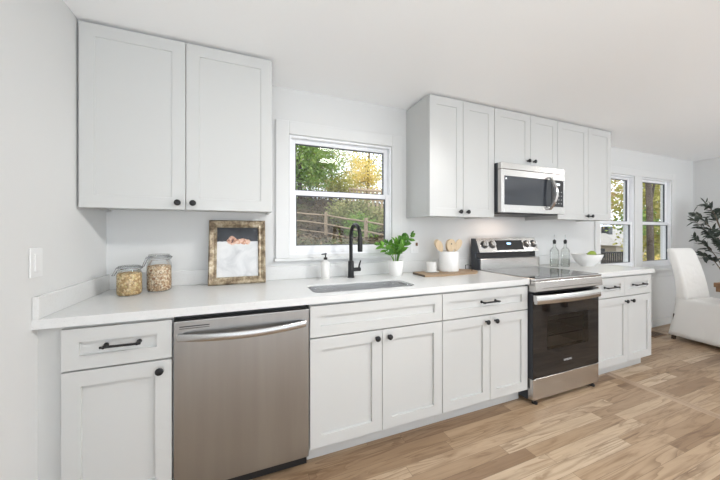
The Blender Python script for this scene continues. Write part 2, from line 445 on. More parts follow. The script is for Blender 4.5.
M['siding'] = mat('beige_siding', (0.60, 0.52, 0.43), 0.8)
M['roofing'] = painted('grey_shingles', (0.42, 0.40, 0.38), 0.9, 30, 0.4)
M['housewin'] = mat('house_window', (0.10, 0.11, 0.13), 0.1)

# ------------------------------------------------------------------ the room shell
XL, XR, YB, YF, ZC = -0.76, 6.12, 0.0, -5.0, 2.294
WT = 0.105
K0, K1 = 0.301, 1.127                 # kitchen window opening
KZ0, KZ1 = 1.087, 1.958
P0, P1, P2, P3 = 3.895, 4.60, 4.775, 5.490     # the pair of dining windows
PZ0, PZ1 = 0.800, 1.965
w = MB()
w.box(XL - WT, K0, YB, WT, 0, ZC); w.box(K0, K1, YB, WT, 0, KZ0); w.box(K0, K1, YB, WT, KZ1, ZC)
w.box(K1, P0, YB, WT, 0, ZC)
for a, b in ((P0, P1), (P2, P3)):
    w.box(a, b, YB, WT, 0, PZ0); w.box(a, b, YB, WT, PZ1, ZC)
w.box(P1, P2, YB, WT, 0, ZC); w.box(P3, XR + WT, YB, WT, 0, ZC)
struct('wall_back', w, M['wall'])
struct('wall_left', MB().box(XL - WT, XL, YF, YB, 0, ZC), M['wall'])
struct('wall_right', MB().box(XR, XR + WT, YF, YB, 0, ZC), M['wall'])
r = MB()                                # the side behind the camera, with wide openings for the added fill panels
r.box(XL - WT, -0.8 + 0.0, YF - 0.12, YF, 0, ZC); r.box(-0.8, 3.6, YF - 0.12, YF, 2.12, ZC)
r.box(3.6, 3.95, YF - 0.12, YF, 0, ZC); r.box(3.95, 5.85, YF - 0.12, YF, 2.12, ZC); r.box(5.85, XR + WT, YF - 0.12, YF, 0, ZC)
struct('wall_front', r, M['wall'])
struct('ceiling', MB().box(XL - WT, XR + WT, YF - 0.12, WT, ZC, ZC + 0.15), M['ceiling'])
FS = 2.955
struct('floor', MB().box(XL - WT, FS, YF - 0.12, WT, -0.12, 0), M['floor'])
struct('floor', MB().box(FS, FS + 0.078, YF - 0.12, WT, -0.12, 0.0), M['floorstrip'])
struct('floor', MB().box(FS + 0.078, XR + WT, YF - 0.12, WT, -0.12, 0), M['floor2'])
b = MB()
b.box(3.56, XR - 0.016, -0.016, 0, 0, 0.085, 0.003); b.box(3.56, XR - 0.016, -0.028, -0.016, 0, 0.02, 0.004)
struct('baseboard_back', b, M['trim'])
struct('baseboard_right', MB().box(XR - 0.016, XR, YF, -0.0, 0, 0.085, 0.003), M['trim'])
struct('baseboard_left', MB().box(XL, XL + 0.014, YF, -0.66, 0, 0.085, 0.003), M['trim'])

# window casings and stools
def casing(name, x0, x1, z0, z1, wd, stool_z, stool_t, dep, apron):
    c = MB()
    c.box(x0 - wd, x0 - 0.004, -0.018, 0, stool_z, z1 + wd, 0.003); c.box(x1 + 0.004, x1 + wd, -0.018, 0, stool_z, z1 + wd, 0.003)
    c.box(x0 - 0.004, x1 + 0.004, -0.018, 0, z1 + 0.004, z1 + wd, 0.003)
    struct(name, c, M['trim'])
    st = MB(); st.box(x0 - wd - 0.012, x1 + wd + 0.012, -dep, 0, stool_z - stool_t, stool_z, 0.004)
    if apron: st.box(x0 - wd, x1 + wd, -0.016, 0, stool_z - stool_t - apron, stool_z - stool_t, 0.003)
    struct(name, st, M['trim'])
casing('trim_1', K0, K1, KZ0, KZ1, 0.098, 1.066, 0.022, 0.034, 0)
tm = MB()
tm.box(K0 - 0.098, K1 + 0.098, -0.012, 0, 1.066, KZ0, 0.0)
struct('trim_1', tm, M['trim'])
c = MB()
wd = 0.09
c.box(P0 - wd, P0 - 0.004, -0.018, 0, 0.765, PZ1 + wd, 0.003); c.box(P3 + 0.004, P3 + wd, -0.018, 0, 0.765, PZ1 + wd, 0.003)
c.box(P1 + 0.004, P2 - 0.004, -0.018, 0, 0.765, PZ1 + 0.004, 0.003); c.box(P0 - 0.004, P3 + 0.004, -0.018, 0, PZ1 + 0.004, PZ1 + wd, 0.003)
c.box(P0, P3, -0.014, 0, 0.765, PZ0, 0.0)
struct('trim_2', c, M['trim'])
st = MB(); st.box(P0 - wd - 0.03, P3 + wd + 0.03, -0.062, 0, 0.735, 0.765, 0.006); st.box(P0 - wd, P3 + wd, -0.018, 0, 0.655, 0.735, 0.004)
struct('trim_3', st, M['trim'])

def double_hung(name, x0, x1, z0, z1, zm, bottom=0.05, tilt=0.0):
    """frame > upper sash, lower sash, panes, dark outer stop"""
    f = MB()
    j = 0.014
    for a, b_ in ((x0, x0 + j), (x1 - j, x1)): f.box(a, b_, -0.004, 0.075, z0, z1)
    f.box(x0 + j, x1 - j, -0.004, 0.075, z1 - j, z1); f.box(x0 + j, x1 - j, -0.004, 0.075, z0, z0 + j)
    fr = build(name, f, M['vinyl']); fr['kind'] = 'structure'
    sw = 0.033
    def sash(nm, a, b_, c_, d, ya, yb, bt, tp, bow):
        s = MB()
        s.box(a, a + sw, ya, yb, c_, d, 0.003); s.box(b_ - sw, b_, ya, yb, c_, d, 0.003)
        s.box(a + sw, b_ - sw, ya, yb, c_, c_ + bt, 0.003); s.box(a + sw, b_ - sw, ya, yb, d - tp, d, 0.003)
        so = build(nm, s, M['vinyl'], fr)
        g = MB(); t = 0.006
        A, B, C_, D = a + sw, b_ - sw, c_ + bt, d - tp
        for q in ((A, A + t, C_, D), (B - t, B, C_, D), (A + t, B - t, C_, C_ + t), (A + t, B - t, D - t, D)):
            g.box(q[0], q[1], ya + 0.008, yb - 0.004, q[2], q[3])
        build('gasket', g, M['gasket'], so)
        ym = (ya + yb) / 2
        p = MB(); p.quad(((A, ym, C_), (B, ym, C_), (B, ym, D), (A, ym, D)))
        build('pane', p, M['pane'], so, recalc=False)
        h = (D - C_) / 2 * math.sin(bow)
        p = MB(); p.quad(((A, ym + 0.010 - h, C_), (B, ym + 0.010 - h, C_), (B, ym + 0.010 + h, D), (A, ym + 0.010 + h, D)))
        build('pane', p, M['pane'], so, recalc=False)
    sash('lower_sash', x0 + j, x1 - j, z0 + j, zm + 0.016, 0.004, 0.032, bottom, 0.036, 0.0)
    sash('upper_sash', x0 + j, x1 - j, zm - 0.016, z1 - j, 0.034, 0.062, 0.036, 0.030, tilt)
double_hung('window_1', K0, K1, KZ0, KZ1, 1.545, 0.052, tilt=R(-2.5))
double_hung('window_2', P0, P1, PZ0, PZ1, 1.372, 0.058)
double_hung('window_3', P2, P3, PZ0, PZ1, 1.372, 0.058)

# ------------------------------------------------------------------ cabinets
def shaker(mb, x0, x1, z0, z1, yf, th=0.02, st=0.062, dep=0.012):
    """door or drawer front facing -y, with a sunk flat panel"""
    e = 0.0012
    def rect(ix, y): return [(x0 + ix, y, z0 + ix), (x1 - ix, y, z0 + ix), (x1 - ix, y, z1 - ix), (x0 + ix, y, z1 - ix)]
    mb.loft([rect(0, yf + th), rect(0, yf + e), rect(e, yf), rect(st, yf), rect(st + 0.0015, yf + dep)], caps=False)
    mb.quad(rect(st + 0.0015, yf + dep)); mb.quad(rect(0, yf + th)[::-1])
    return mb
def knob_mb(x, z, yf):
    return MB().lathe([(0.0, 0.0), (0.0065, 0.0), (0.0055, -0.010), (0.006, -0.014), (0.0145, -0.018), (0.0165, -0.022), (0.0155, -0.027), (0.009, -0.030), (0.0, -0.0305)], (x, yf, z), 20, 'y')
def pull_mb(x0, x1, z, yf):
    p = MB(); y = yf - 0.032
    p.tube([(x0 - 0.012, y, z), (x1 + 0.012, y, z)], 0.0055, 10)
    for x in (x0, x1):
        p.tube([(x, yf, z), (x, y, z)], 0.0055, 10)
        p.lathe([(0.0, 0.0), (0.0095, 0.0), (0.0095, -0.004), (0.006, -0.006)], (x, yf, z), 14, 'y')
        p.ball((x, y, z), 0.0078)
    return p
BF, UF = -0.635, -0.335
G = 0.0018
def base_cabinet(label, x0, x1, drawers, doors, false_front=False, deep=0.613):
    t = thing('base_cabinet', label, 'cabinet', ((x0 + x1) / 2, -0.3, 0), group='white base cabinets along the wall')
    body = MB()
    zt = 0.875
    if false_front:   # the sink's basin hangs inside: sides, bottom, back and front rails only
        for a, b_ in ((x0, x0 + 0.018), (x1 - 0.018, x1)): body.box(a, b_, -deep, -0.003, 0.105, zt)
        body.box(x0 + 0.018, x1 - 0.018, -deep, -0.003, 0.105, 0.123)
        body.box(x0 + 0.018, x1 - 0.018, -deep, -deep + 0.018, 0.69, zt); body.box(x0 + 0.018, x1 - 0.018, -0.012, -0.003, 0.123, zt)
    else:
        body.box(x0, x1, -deep, -0.003, 0.105, zt)
    build('body', body, M['cab'], t)
    build('toe_kick', MB().box(x0, x1, -0.556, -0.54, 0.0, 0.105), M['cab'], t)
    for (a, b_, hx) in drawers:
        d = build('false_front' if false_front else 'drawer', shaker(MB(), a + G, b_ - G, 0.694, 0.861, BF, st=0.056), M['cab'], t)
        if hx:
            build('handle', pull_mb(hx[0], hx[1], 0.781, BF + 0.009), M['black'], d, smooth=True, label='black bar handle')
    for (a, b_, kx) in doors:
        d = build('door', shaker(MB(), a + G, b_ - G, 0.107, 0.687, BF), M['cab'], t)
        build('knob', knob_mb(kx, 0.647, BF), M['black'], d, smooth=True, label='black round knob')
    return t
struct('trim_4', MB().box(XL, -0.684, -0.612, -0.59, 0.0, 0.875), M['cab'])     # filler strip at the left wall
base_cabinet('narrow white base cabinet with one drawer, left of the steel dishwasher', -0.682, -0.301, [(-0.682, -0.301, (-0.538, -0.424))], [(-0.682, -0.301, -0.345)])
base_cabinet('white base cabinet under the sink, wide blank front above two doors', 0.316, 1.1595, [(0.316, 1.1595, None)], [(0.316, 0.738, 0.701), (0.738, 1.1595, 0.779)], True)
base_cabinet('white two-door base cabinet between the sink cabinet and the range, one drawer pull', 1.1605, 1.915, [(1.1605, 1.915, (1.487, 1.610))], [(1.1605, 1.5555, 1.518), (1.5555, 1.915, 1.598)])
base_cabinet('white base cabinet right of the range with two drawers side by side', 2.692, 3.53, [(2.692, 3.109, (2.835, 2.98)), (3.109, 3.53, (3.248, 3.408))], [(2.692, 3.157, 3.112), (3.157, 3.53, 3.203)])
def wall_cabinet(label, x0, x1, z0, z1, split, kz):
    t = thing('wall_cabinet', label, 'cabinet', ((x0 + x1) / 2, -0.15, z0), group='white wall cabinets')
    b_ = MB(); b_.box(x0, x1, -0.314, -0.002, z0 + 0.012, z1)
    b_.box(x0, x1, -0.314, -0.296, z0, z0 + 0.012); b_.box(x0, x0 + 0.016, -0.296, -0.002, z0, z0 + 0.012); b_.box(x1 - 0.016, x1, -0.296, -0.002, z0, z0 + 0.012)
    build('body', b_, M['cab'], t)
    for a, c_, kx in ((x0, split, split - 0.036), (split, x1, split + 0.036)):
        d = build('door', shaker(MB(), a + G, c_ - G, z0, z1 - 0.004, UF, dep=0.004), M['cab'], t)
        build('knob', knob_mb(kx, kz, UF), M['black'], d, smooth=True, label='black round knob')
    return t
UZ, UT = 1.374, 2.284
wall_cabinet('white wall cabinet in the corner, large, two doors, above the framed picture', -0.752, 0.152, UZ, UT, -0.298, 1.410)
wall_cabinet('tall white wall cabinet between the sink window and the microwave', 1.274, 1.911, UZ, UT, 1.588, 1.412)
wall_cabinet('short white wall cabinet directly above the microwave', 1.9125, 2.679, 1.822, UT, 2.328, 1.873)
wall_cabinet('tall white wall cabinet right of the microwave, beside the pair of windows', 2.6805, 3.491, UZ, UT, 3.122, 1.411)

# ------------------------------------------------------------------ countertops
CT, CB, CF = 0.914, 0.876, -0.648
SX0, SX1, SY0, SY1 = 0.355, 1.025, -0.568, -0.300         # sink opening
def rounded(x0, x1, y0, y1, r_, n=5):
    pts = []
    for cx, cy, a0 in ((x1 - r_, y1 - r_, 0), (x0 + r_, y1 - r_, 90), (x0 + r_, y0 + r_, 180), (x1 - r_, y0 + r_, 270)):
        for k in range(n + 1):
            a = R(a0 + 90 * k / n); pts.append((cx + r_ * math.cos(a), cy + r_ * math.sin(a)))
    return pts
t = thing('countertop', 'long white quartz countertop from the left wall to the range', 'countertop', (0.5, -0.3, CB))
s = MB()
s.box(XL, SX0, CF, 0, CB, CT); s.box(SX1, 1.9165, CF, 0, CB, CT)
# strip with the rounded sink hole
bm = s.bm
hole = rounded(SX0 + 0.002, SX1 - 0.002, SY0, SY1, 0.055)
def ring_to_rect(z):
    hv = [bm.verts.new((p[0], p[1], z)) for p in hole]; n_ = len(hole)
    cs = {0: (SX1, 0.0), 1: (SX0, 0.0), 2: (SX0, CF), 3: (SX1, CF)}
    cv = {k: bm.verts.new((*c_, z)) for k, c_ in cs.items()}
    q = n_ // 4
    for k in range(4):
        arc = hv[k*q:(k+1)*q]
        for i in range(len(arc) - 1): bm.faces.new((cv[k], arc[i+1], arc[i]))
        bm.faces.new((cv[k], cv[(k+1) % 4], hv[((k+1)*q) % n_], arc[-1]))
    return hv, cv
HZ = CT - 0.010
ht, ct_ = ring_to_rect(CT)
hb = [bm.verts.new((p[0], p[1], HZ)) for p in hole]; cb_ = {k: bm.verts.new((c_[0], c_[1], CB)) for k, c_ in {2: (SX0, CF), 3: (SX1, CF)}.items()}
for i in range(len(ht)): bm.faces.new((ht[i], ht[(i+1) % len(ht)], hb[(i+1) % len(ht)], hb[i]))
bm.faces.new((ct_[2], ct_[3], cb_[3], cb_[2]))
build('slab', s, M['quartz'], t)
build('backsplash', MB().box(XL + 0.02, 1.9165, -0.02, -0.001, CT, 1.008, 0.002), M['quartz'], t)
build('side_splash', MB().box(XL + 0.001, XL + 0.021, CF, -0.001, CT, 1.002, 0.002), M['quartz'], t)
t = thing('countertop', 'short white quartz countertop right of the range, ending before the windows', 'countertop', (3.1, -0.3, CB))
build('slab', MB().box(2.6895, 3.56, CF, 0, CB, CT, 0.0025), M['quartz'], t)
build('backsplash', MB().box(2.6895, 3.56, -0.02, -0.001, CT, 1.008, 0.002), M['quartz'], t)

# sink
t = thing('kitchen_sink', 'undermount stainless sink set in the long countertop below the window', 'sink', ((SX0 + SX1)/2, -0.43, 0.69))
def rr(ins, z, r_=0.06): return [(p[0], p[1], z) for p in rounded(SX0 - 0.012 + ins, SX1 + 0.012 - ins, SY0 - 0.012 + ins, SY1 + 0.012 - ins, r_)]
s = MB(); s.loft([rr(0.010, CT - 0.0105, 0.058), rr(0.0125, CT - 0.0105, 0.056), rr(0.013, CT - 0.03, 0.055), rr(0.016, 0.72, 0.06), rr(0.035, 0.702, 0.05), rr(0.10, 0.698, 0.03)], caps=False)
s.bm.faces.new([s.bm.verts.new(p) for p in rr(0.10, 0.698, 0.03)])
build('basin', s, M['sinksteel'], t, smooth=True)
build('drain', MB().lathe([(0.0, 0.0), (0.03, 0.0), (0.044, 0.004), (0.046, 0.0)], ((SX0 + SX1)/2, -0.41, 0.6985), 24), M['brightsteel'], t, smooth=True)

# faucet
fx, fy = 0.737, -0.106
t = thing('kitchen_faucet', 'matte black gooseneck faucet standing behind the sink', 'faucet', (fx, fy, CT))
build('base', MB().lathe([(0.0, 0.0), (0.026, 0.0), (0.026, 0.006), (0.0225, 0.010), (0.0225, 0.118), (0.018, 0.126), (0.0, 0.126)], (fx, fy, CT), 24), M['black'], t, smooth=True)
pts = [(fx, fy, CT + 0.12), (fx, fy, 1.215)]
RA = 0.092
for k in range(1, 13):
    a = PI * k / 12; pts.append((fx, fy - RA + RA * math.cos(a), 1.215 + RA * math.sin(a)))
build('spout', MB().tube(pts, 0.0135, 14), M['black'], t, smooth=True)
build('spray_head', MB().lathe([(0.0, 0.0), (0.0165, 0.0), (0.0172, 0.006), (0.0172, 0.085), (0.0145, 0.102), (0.0, 0.102)], (fx, fy - 2*RA, 1.118), 20), M['black'], t, smooth=True)
h = MB(); h.tube([(fx + 0.018, fy, 0.973), (fx + 0.075, fy, 0.973)], 0.0145, 14)
h.tube([(fx + 0.064, fy, 0.975), (fx + 0.066, fy, 1.0), (fx + 0.076, fy - 0.006, 1.04)], [0.008, 0.0065, 0.0052], 10)
build('handle', h, M['black'], t, smooth=True)

# ------------------------------------------------------------------ dishwasher
DX0, DX1 = -0.2985, 0.3135
t = thing('dishwasher', 'stainless steel dishwasher with curved bar handle, left of the sink cabinet', 'dishwasher', ((DX0 + DX1)/2, -0.3, 0))
build('tub', MB().box(DX0 + 0.004, DX1 - 0.004, -0.596, -0.03, 0.085, 0.868), M['blackp'], t)
build('door', MB().box(DX0 + 0.003, DX1 - 0.003, -0.642, -0.598, 0.082, 0.852, 0.004, 2), M['dwsteel'], t)
h = MB(); x0, x1 = DX0 + 0.022, DX1 - 0.022; rings = []
for k in range(25):
    u = k / 24; x = x0 + (x1 - x0) * u; bow = math.sin(PI * u)
    y = -0.655 - 0.040 * bow ** 0.8; z = 0.783 - 0.006 * bow
    rings.append([(x, y - 0.006, z - 0.0155), (x, y - 0.0095, z - 0.011), (x, y - 0.0095, z + 0.011), (x, y - 0.006, z + 0.0155), (x, y + 0.006, z + 0.0155), (x, y + 0.006, z - 0.0155)])
h.loft(rings); h.box(x0 - 0.002, x0 + 0.018, -0.662, -0.640, 0.768, 0.798, 0.002); h.box(x1 - 0.018, x1 + 0.002, -0.662, -0.640, 0.768, 0.798, 0.002)
build('handle', h, M['bar'], t, smooth=True)
v = MB(); v.box(-0.272, -0.152, -0.6432, -0.6415, 0.824, 0.8285); v.box(-0.272, -0.152, -0.6432, -0.6415, 0.816, 0.8185)
build('vent_slot', v, M['dark_print'], t)
k_ = MB(); k_.box(DX0 + 0.004, DX1 - 0.004, -0.578, -0.55, 0.002, 0.084)
build('kick_plate', k_, M['blackp'], t)
build('screw', MB().lathe([(0, 0), (0.006, 0), (0.005, -0.003), (0, -0.003)], (DX1 - 0.045, -0.578, 0.05), 12, 'y'), M['chrome'], t)

# ------------------------------------------------------------------ range
RX0, RX1 = 1.9215, 2.6835
RF = -0.668
t = thing('kitchen_range', 'freestanding stainless range with black oven door and rear control console', 'range', ((RX0 + RX1)/2, -0.35, 0))
ob = MB()
ob.box(RX0, RX0 + 0.07, -0.625, -0.03, 0.03, 0.9); ob.box(RX1 - 0.07, RX1, -0.625, -0.03, 0.03, 0.9)
ob.box(RX0 + 0.07, RX1 - 0.07, -0.625, -0.03, 0.03, 0.33); ob.box(RX0 + 0.07, RX1 - 0.07, -0.625, -0.03, 0.69, 0.9); ob.box(RX0 + 0.07, RX1 - 0.07, -0.14, -0.03, 0.33, 0.69)
body_ = build('body', ob, M['rangeside'], t)
cv = MB(); a_, b_, c_, d_, e_, f_ = RX0 + 0.072, RX1 - 0.072, -0.624, -0.142, 0.332, 0.688
cv.quad([(a_, d_, e_), (b_, d_, e_), (b_, d_, f_), (a_, d_, f_)]); cv.quad([(a_, c_, e_), (a_, d_, e_), (a_, d_, f_), (a_, c_, f_)]); cv.quad([(b_, c_, e_), (b_, d_, e_), (b_, d_, f_), (b_, c_, f_)])
cv.quad([(a_, c_, e_), (b_, c_, e_), (b_, d_, e_), (a_, d_, e_)]); cv.quad([(a_, c_, f_), (b_, c_, f_), (b_, d_, f_), (a_, d_, f_)])
build('oven_lining', cv, M['enamel'], body_, recalc=False)
for z_ in (0.445, 0.56):
    rk = MB(); rk.tube([(a_ + 0.01, -0.59, z_), (b_ - 0.01, -0.59, z_), (b_ - 0.01, -0.16, z_), (a_ + 0.01, -0.16, z_), (a_ + 0.01, -0.59, z_)], 0.004, 6)
    for k in range(1, 16): x_ = a_ + 0.01 + (b_ - a_ - 0.02) * k / 16; rk.tube([(x_, -0.59, z_), (x_, -0.16, z_)], 0.0022, 5)
    build('oven_rack', rk, M['chrome'], body_)
ck = MB(); ck.box(RX0, RX1, -0.69, -0.152, 0.900, 0.917, 0.004, 2)
ct2 = build('cooktop', ck, M['brightsteel'], t)
build('glass_surface', MB().box(RX0 + 0.012, RX1 - 0.012, -0.672, -0.162, 0.9165, 0.9195), M['cooktop'], ct2)
for cx, cy, rad in ((2.11, -0.52, 0.11), (2.11, -0.275, 0.075), (2.49, -0.52, 0.085), (2.49, -0.275, 0.10)):
    build('burner_ring', MB().lathe([(rad - 0.0018, 0.0), (rad, 0.0003), (rad + 0.0018, 0.0)], (cx, cy, 0.9196), 48), M['dark_print'], ct2, recalc=False)
ap = MB(); ap.prism([(-0.628, 0.898), (-0.686, 0.898), (-0.689, 0.893), (-0.696, 0.829), (-0.688, 0.823), (-0.628, 0.823)], 'x', RX0, RX1)
apo = build('front_apron', ap, M['steel'], t)
build('apron_line', MB().box(RX0 + 0.07, RX1 - 0.03, -0.6955, -0.690, 0.846, 0.8485), M['dark_print'], apo)
d = MB()
for q in ((RX0 + 0.004, 2.075, 0.192, 0.808), (2.548, RX1 - 0.004, 0.192, 0.808), (2.075, 2.548, 0.192, 0.383), (2.075, 2.548, 0.634, 0.808)): d.box(q[0], q[1], RF, -0.628, q[2], q[3])
door = build('oven_door', d, M['bglass'], t, label='black glass oven door')
build('oven_window', MB().quad([(2.075, RF + 0.0006, 0.383), (2.548, RF + 0.0006, 0.383), (2.548, RF + 0.0006, 0.634), (2.075, RF + 0.0006, 0.634)]), M['ovenwin'], door, recalc=False)
build('door_edge', MB().box(RX0 + 0.0015, RX0 + 0.004, RF + 0.003, -0.628, 0.192, 0.808), M['rangeside'], door)
h = MB(); rings = []
for k in range(17):
    u = k / 16; x = 1.902 + (2.622 - 1.902) * u; b_ = math.sin(PI * u) * 0.012
    y = -0.712 - b_; z = 0.776 - 0.25 * b_
    rings.append([(x, y, z - 0.033), (x, y - 0.007, z - 0.022), (x, y - 0.003, z + 0.018), (x, y + 0.006, z + 0.028), (x, y + 0.020, z + 0.028), (x, y + 0.016, z - 0.033)])
h.loft(rings)
for xa in (RX0 + 0.006, 2.590): h.box(xa, xa + 0.03, -0.70, RF + 0.001, 0.751, 0.800, 0.003)
build('handle', h, M['brightsteel'], door, smooth=True, label='stainless bar handle')
def lettering(txt, loc, rot, size, m, parent, name='lettering', sx_=1.0):
    cu = bpy.data.curves.new(name, 'FONT'); cu.body = txt; cu.size = size; cu.align_x = 'CENTER'; cu.align_y = 'CENTER'; cu.extrude = 0.0004
    o = bpy.data.objects.new(name, cu); C.objects.link(o)
    dg = bpy.context.evaluated_depsgraph_get(); me = bpy.data.meshes.new_from_object(o.evaluated_get(dg))
    bpy.data.objects.remove(o); o = bpy.data.objects.new(name, me); C.objects.link(o)
    me.materials.clear(); me.materials.append(m)
    rt = root_of(parent); o.parent = parent
    o.location = Vector(loc) - rt.location; o.rotation_euler = rot; o.scale = (sx_, 1, 1)
    return o
lettering('SAMSUNG', (2.302, RF - 0.0008, 0.281), (R(90), 0, 0), 0.020, M['label_grey'], door)
dr = MB(); dr.box(RX0 + 0.004, RX1 - 0.004, RF, -0.628, 0.036, 0.187, 0.001)
build('drawer', dr, M['steel'], t, label='stainless storage drawer')
for fx_ in (RX0 + 0.05, RX1 - 0.05):
    for fy_ in (-0.645, -0.09):
        build('foot', MB().lathe([(0, 0), (0.02, 0), (0.02, 0.012), (0.012, 0.015), (0.012, 0.031), (0, 0.031)], (fx_, fy_, 0.0), 14), M['blackp'], t)
# rear console: dark side cheeks, sloped face, glass band, riser
co = MB(); co.prism([(-0.012, 0.90), (-0.012, 1.196), (-0.052, 1.196), (-0.098, 1.070), (-0.066, 1.062), (-0.066, 1.018), (-0.112, 1.012), (-0.112, 0.90)], 'x', RX0, RX1)
cons = build('console', co, M['rangeside'], t, label='dark console body')
def onface(u):  # sloped face between (-.052,1.196) and (-.098,1.07); u from the top
    return -0.052 - 0.046 * u, 1.196 - 0.126 * u
fdir = Vector((0, -0.046, -0.126)).normalized(); fn = Vector((0, -0.126, 0.046)).normalized()
def face_slab(x0, x1, u0, u1, th, off=0.0):
    a = Vector((0, *onface(u0))) + fn * off; b_ = Vector((0, *onface(u1))) + fn * off
    c_, d_ = b_ + fn * th, a + fn * th
    return MB().prism([(p.y, p.z) for p in (a, b_, c_, d_)], 'x', x0, x1)
fc = build('console_face', face_slab(RX0 + 0.012, RX1 - 0.004, 0.0, 1.0, 0.006), M['steel'], cons)
disp = build('display', face_slab(2.150, 2.492, 0.17, 0.88, 0.002, 0.006), M['bglass'], fc)
for kx in (2.012, 2.103, 2.545, 2.637):
    p = Vector((kx, *onface(0.46))) + fn * 0.006
    kn = MB(); kn.lathe([(0, 0), (0.034, 0), (0.034, 0.004), (0.0, 0.004)], (0, 0, 0), 28)
    kn.lathe([(0.0, 0.004), (0.026, 0.004), (0.0245, 0.026), (0.022, 0.030), (0.0, 0.030)], (0, 0, 0), 28)
    kn.box(-0.004, 0.004, -0.024, 0.024, 0.029, 0.036, 0.001)
    kn.xform(Matrix.Translation(p) @ Vector((0, 0, 1)).rotation_difference(fn).to_matrix().to_4x4())
    ko = build('knob', kn, M['brightsteel'], cons, smooth=True)
    rg = MB(); rg.lathe([(0.0265, 0.006), (0.036, 0.0055), (0.036, 0.002), (0.0265, 0.002)], (0, 0, 0), 28)
    rg.xform(Matrix.Translation(p) @ Vector((0, 0, 1)).rotation_difference(fn).to_matrix().to_4x4())
    build('knob_ring', rg, M['blackp'], ko)
band = MB(); band.box(RX0 + 0.012, RX1 - 0.004, -0.0685, -0.0655, 1.020, 1.062)
build('glass_band', band, M['bglass'], cons)
rs = MB(); rs.box(RX0 + 0.012, RX1 - 0.004, -0.117, -0.111, 0.918, 1.013, 0.002); rs.box(RX0 + 0.012, RX1 - 0.004, -0.1125, -0.066, 1.0115, 1.0155)
build('riser', rs, M['steel'], cons)
p = Vector((2.312, *onface(0.42))) + fn * 0.0085
ck_ = MB(); ck_.box(-0.024, 0.024, -0.007, 0.007, 0, 0.0006); ck_.xform(Matrix.Translation(p) @ Vector((0, 0, 1)).rotation_difference(fn).to_matrix().to_4x4())
build('clock_light', ck_, M['digits'], disp, label='glowing blue clock')
cons.location = (0.008, -0.038, 0)      # the console stands a little forward of the wall

# ------------------------------------------------------------------ microwave
MX0, MX1, MY, MZ0, MZ1 = 1.9155, 2.676, -0.40, 1.414, 1.8205
t = thing('microwave', 'stainless over-the-range microwave hung below the short cabinet', 'microwave', ((MX0 + MX1)/2, -0.2, MZ0))
build('body', MB().box(MX0, MX1, -0.362, -0.003, MZ0 + 0.004, MZ1), M['rangeside'], t)
build('underside', MB().box(MX0 + 0.03, MX1 - 0.03, -0.36, -0.03, MZ0 - 0.008, MZ0 + 0.004, 0.003), M['blackp'], t)
build('vent_strip', MB().box(MX0, MX1, MY, -0.362, 1.768, MZ1, 0.003), M['steel'], t)
XC = 2.505
d = MB()
XD = MX1
# steel surround of the door, glass in its middle
for q in ((MX0, 1.950, MZ0, 1.765), (1.950, XD, 1.712, 1.765), (1.950, XD, MZ0, 1.478), (MX1 - 0.012, MX1, 1.478, 1.712)):
    d.box(q[0], q[1], MY, -0.364, q[2], q[3], 0.002)
door = build('door', d, M['steel'], t)
build('door_glass', MB().box(1.949, XC, MY + 0.003, -0.364, 1.477, 1.713), M['mwglass'], door)
cp = build('control_panel', MB().box(XC + 0.002, MX1 - 0.011, MY + 0.002, -0.364, 1.477, 1.713), M['bglass'], t)
for i in range(3):
    for j in range(4):
        x = 2.56 + i * 0.036; z = 1.505 + j * 0.034
        build('button', MB().box(x, x + 0.010, MY + 0.0008, MY + 0.0025, z, z + 0.005), M['label_grey'], cp)
build('display', MB().box(2.565, 2.615, MY + 0.0008, MY + 0.0025, 1.668, 1.686), M['iconlit'], cp)
h = MB(); rings = []
for k in range(19):
    u = k / 18; z = 1.448 + (1.735 - 1.448) * u; b_ = math.sin(PI * u)
    y = MY - 0.014 - 0.042 * b_ ** 0.8; x = 2.462 + 0.030 * b_
    rings.append([(x - 0.016, y + 0.008, z), (x - 0.013, y - 0.006, z), (x + 0.013, y - 0.006, z), (x + 0.016, y + 0.008, z)])
h.loft(rings)
for z in (1.452, 1.719): h.box(2.448, 2.476, MY - 0.018, MY + 0.006, z, z + 0.014, 0.002)
build('handle', h, M['brightsteel'], door, smooth=True)
build('indicator', MB().box(1.965, 1.978, MY + 0.0018, MY + 0.004, 1.686, 1.697), M['iconlit'], door)
# the cooktop lamp of the microwave's underside
ul = area('cooktop_lamp', (2.2, -0.2, MZ0 - 0.012), (0, 0, 0), 0.40, 1.1, (1.0, 0.80, 0.66), sy=0.12)

# ------------------------------------------------------------------ ceiling lamps
def ceiling_lamp(label, x, y, extra=0.0):
    t = thing('ceiling_light', label, 'ceiling light', (x, y, ZC), group='flush round ceiling lights')
    build('trim_ring', MB().lathe([(0.150, 0.0), (0.180, 0.0), (0.182, -0.006), (0.174, -0.012), (0.150, -0.0125)], (x, y, ZC), 40), M['plate'], t, smooth=True)
    build('diffuser', MB().lathe([(0.0, -0.012), (0.150, -0.012), (0.150, 0.0)], (x, y, ZC), 40), M['lamp'], t)
    d_ = bpy.data.lights.new('ceiling_light_lamp', 'AREA'); d_.shape = 'DISK'; d_.size = 0.3; d_.energy = LAMP_W + extra; d_.color = (0.97, 0.985, 1.0)
    l_ = bpy.data.objects.new('lamp', d_); C.objects.link(l_); l_.parent = t; l_.location = (0, 0, -0.018)
ceiling_lamp('flush ceiling light mirrored in the sink window', 1.12, -1.80)
ceiling_lamp('flush ceiling light in the ceiling in front of the range', 2.4, -1.82)
ceiling_lamp('added flush ceiling light, out of view, brightening the dining end', 5.0, -2.1, 0.0)  # unseen lamp added to brighten the dining corner

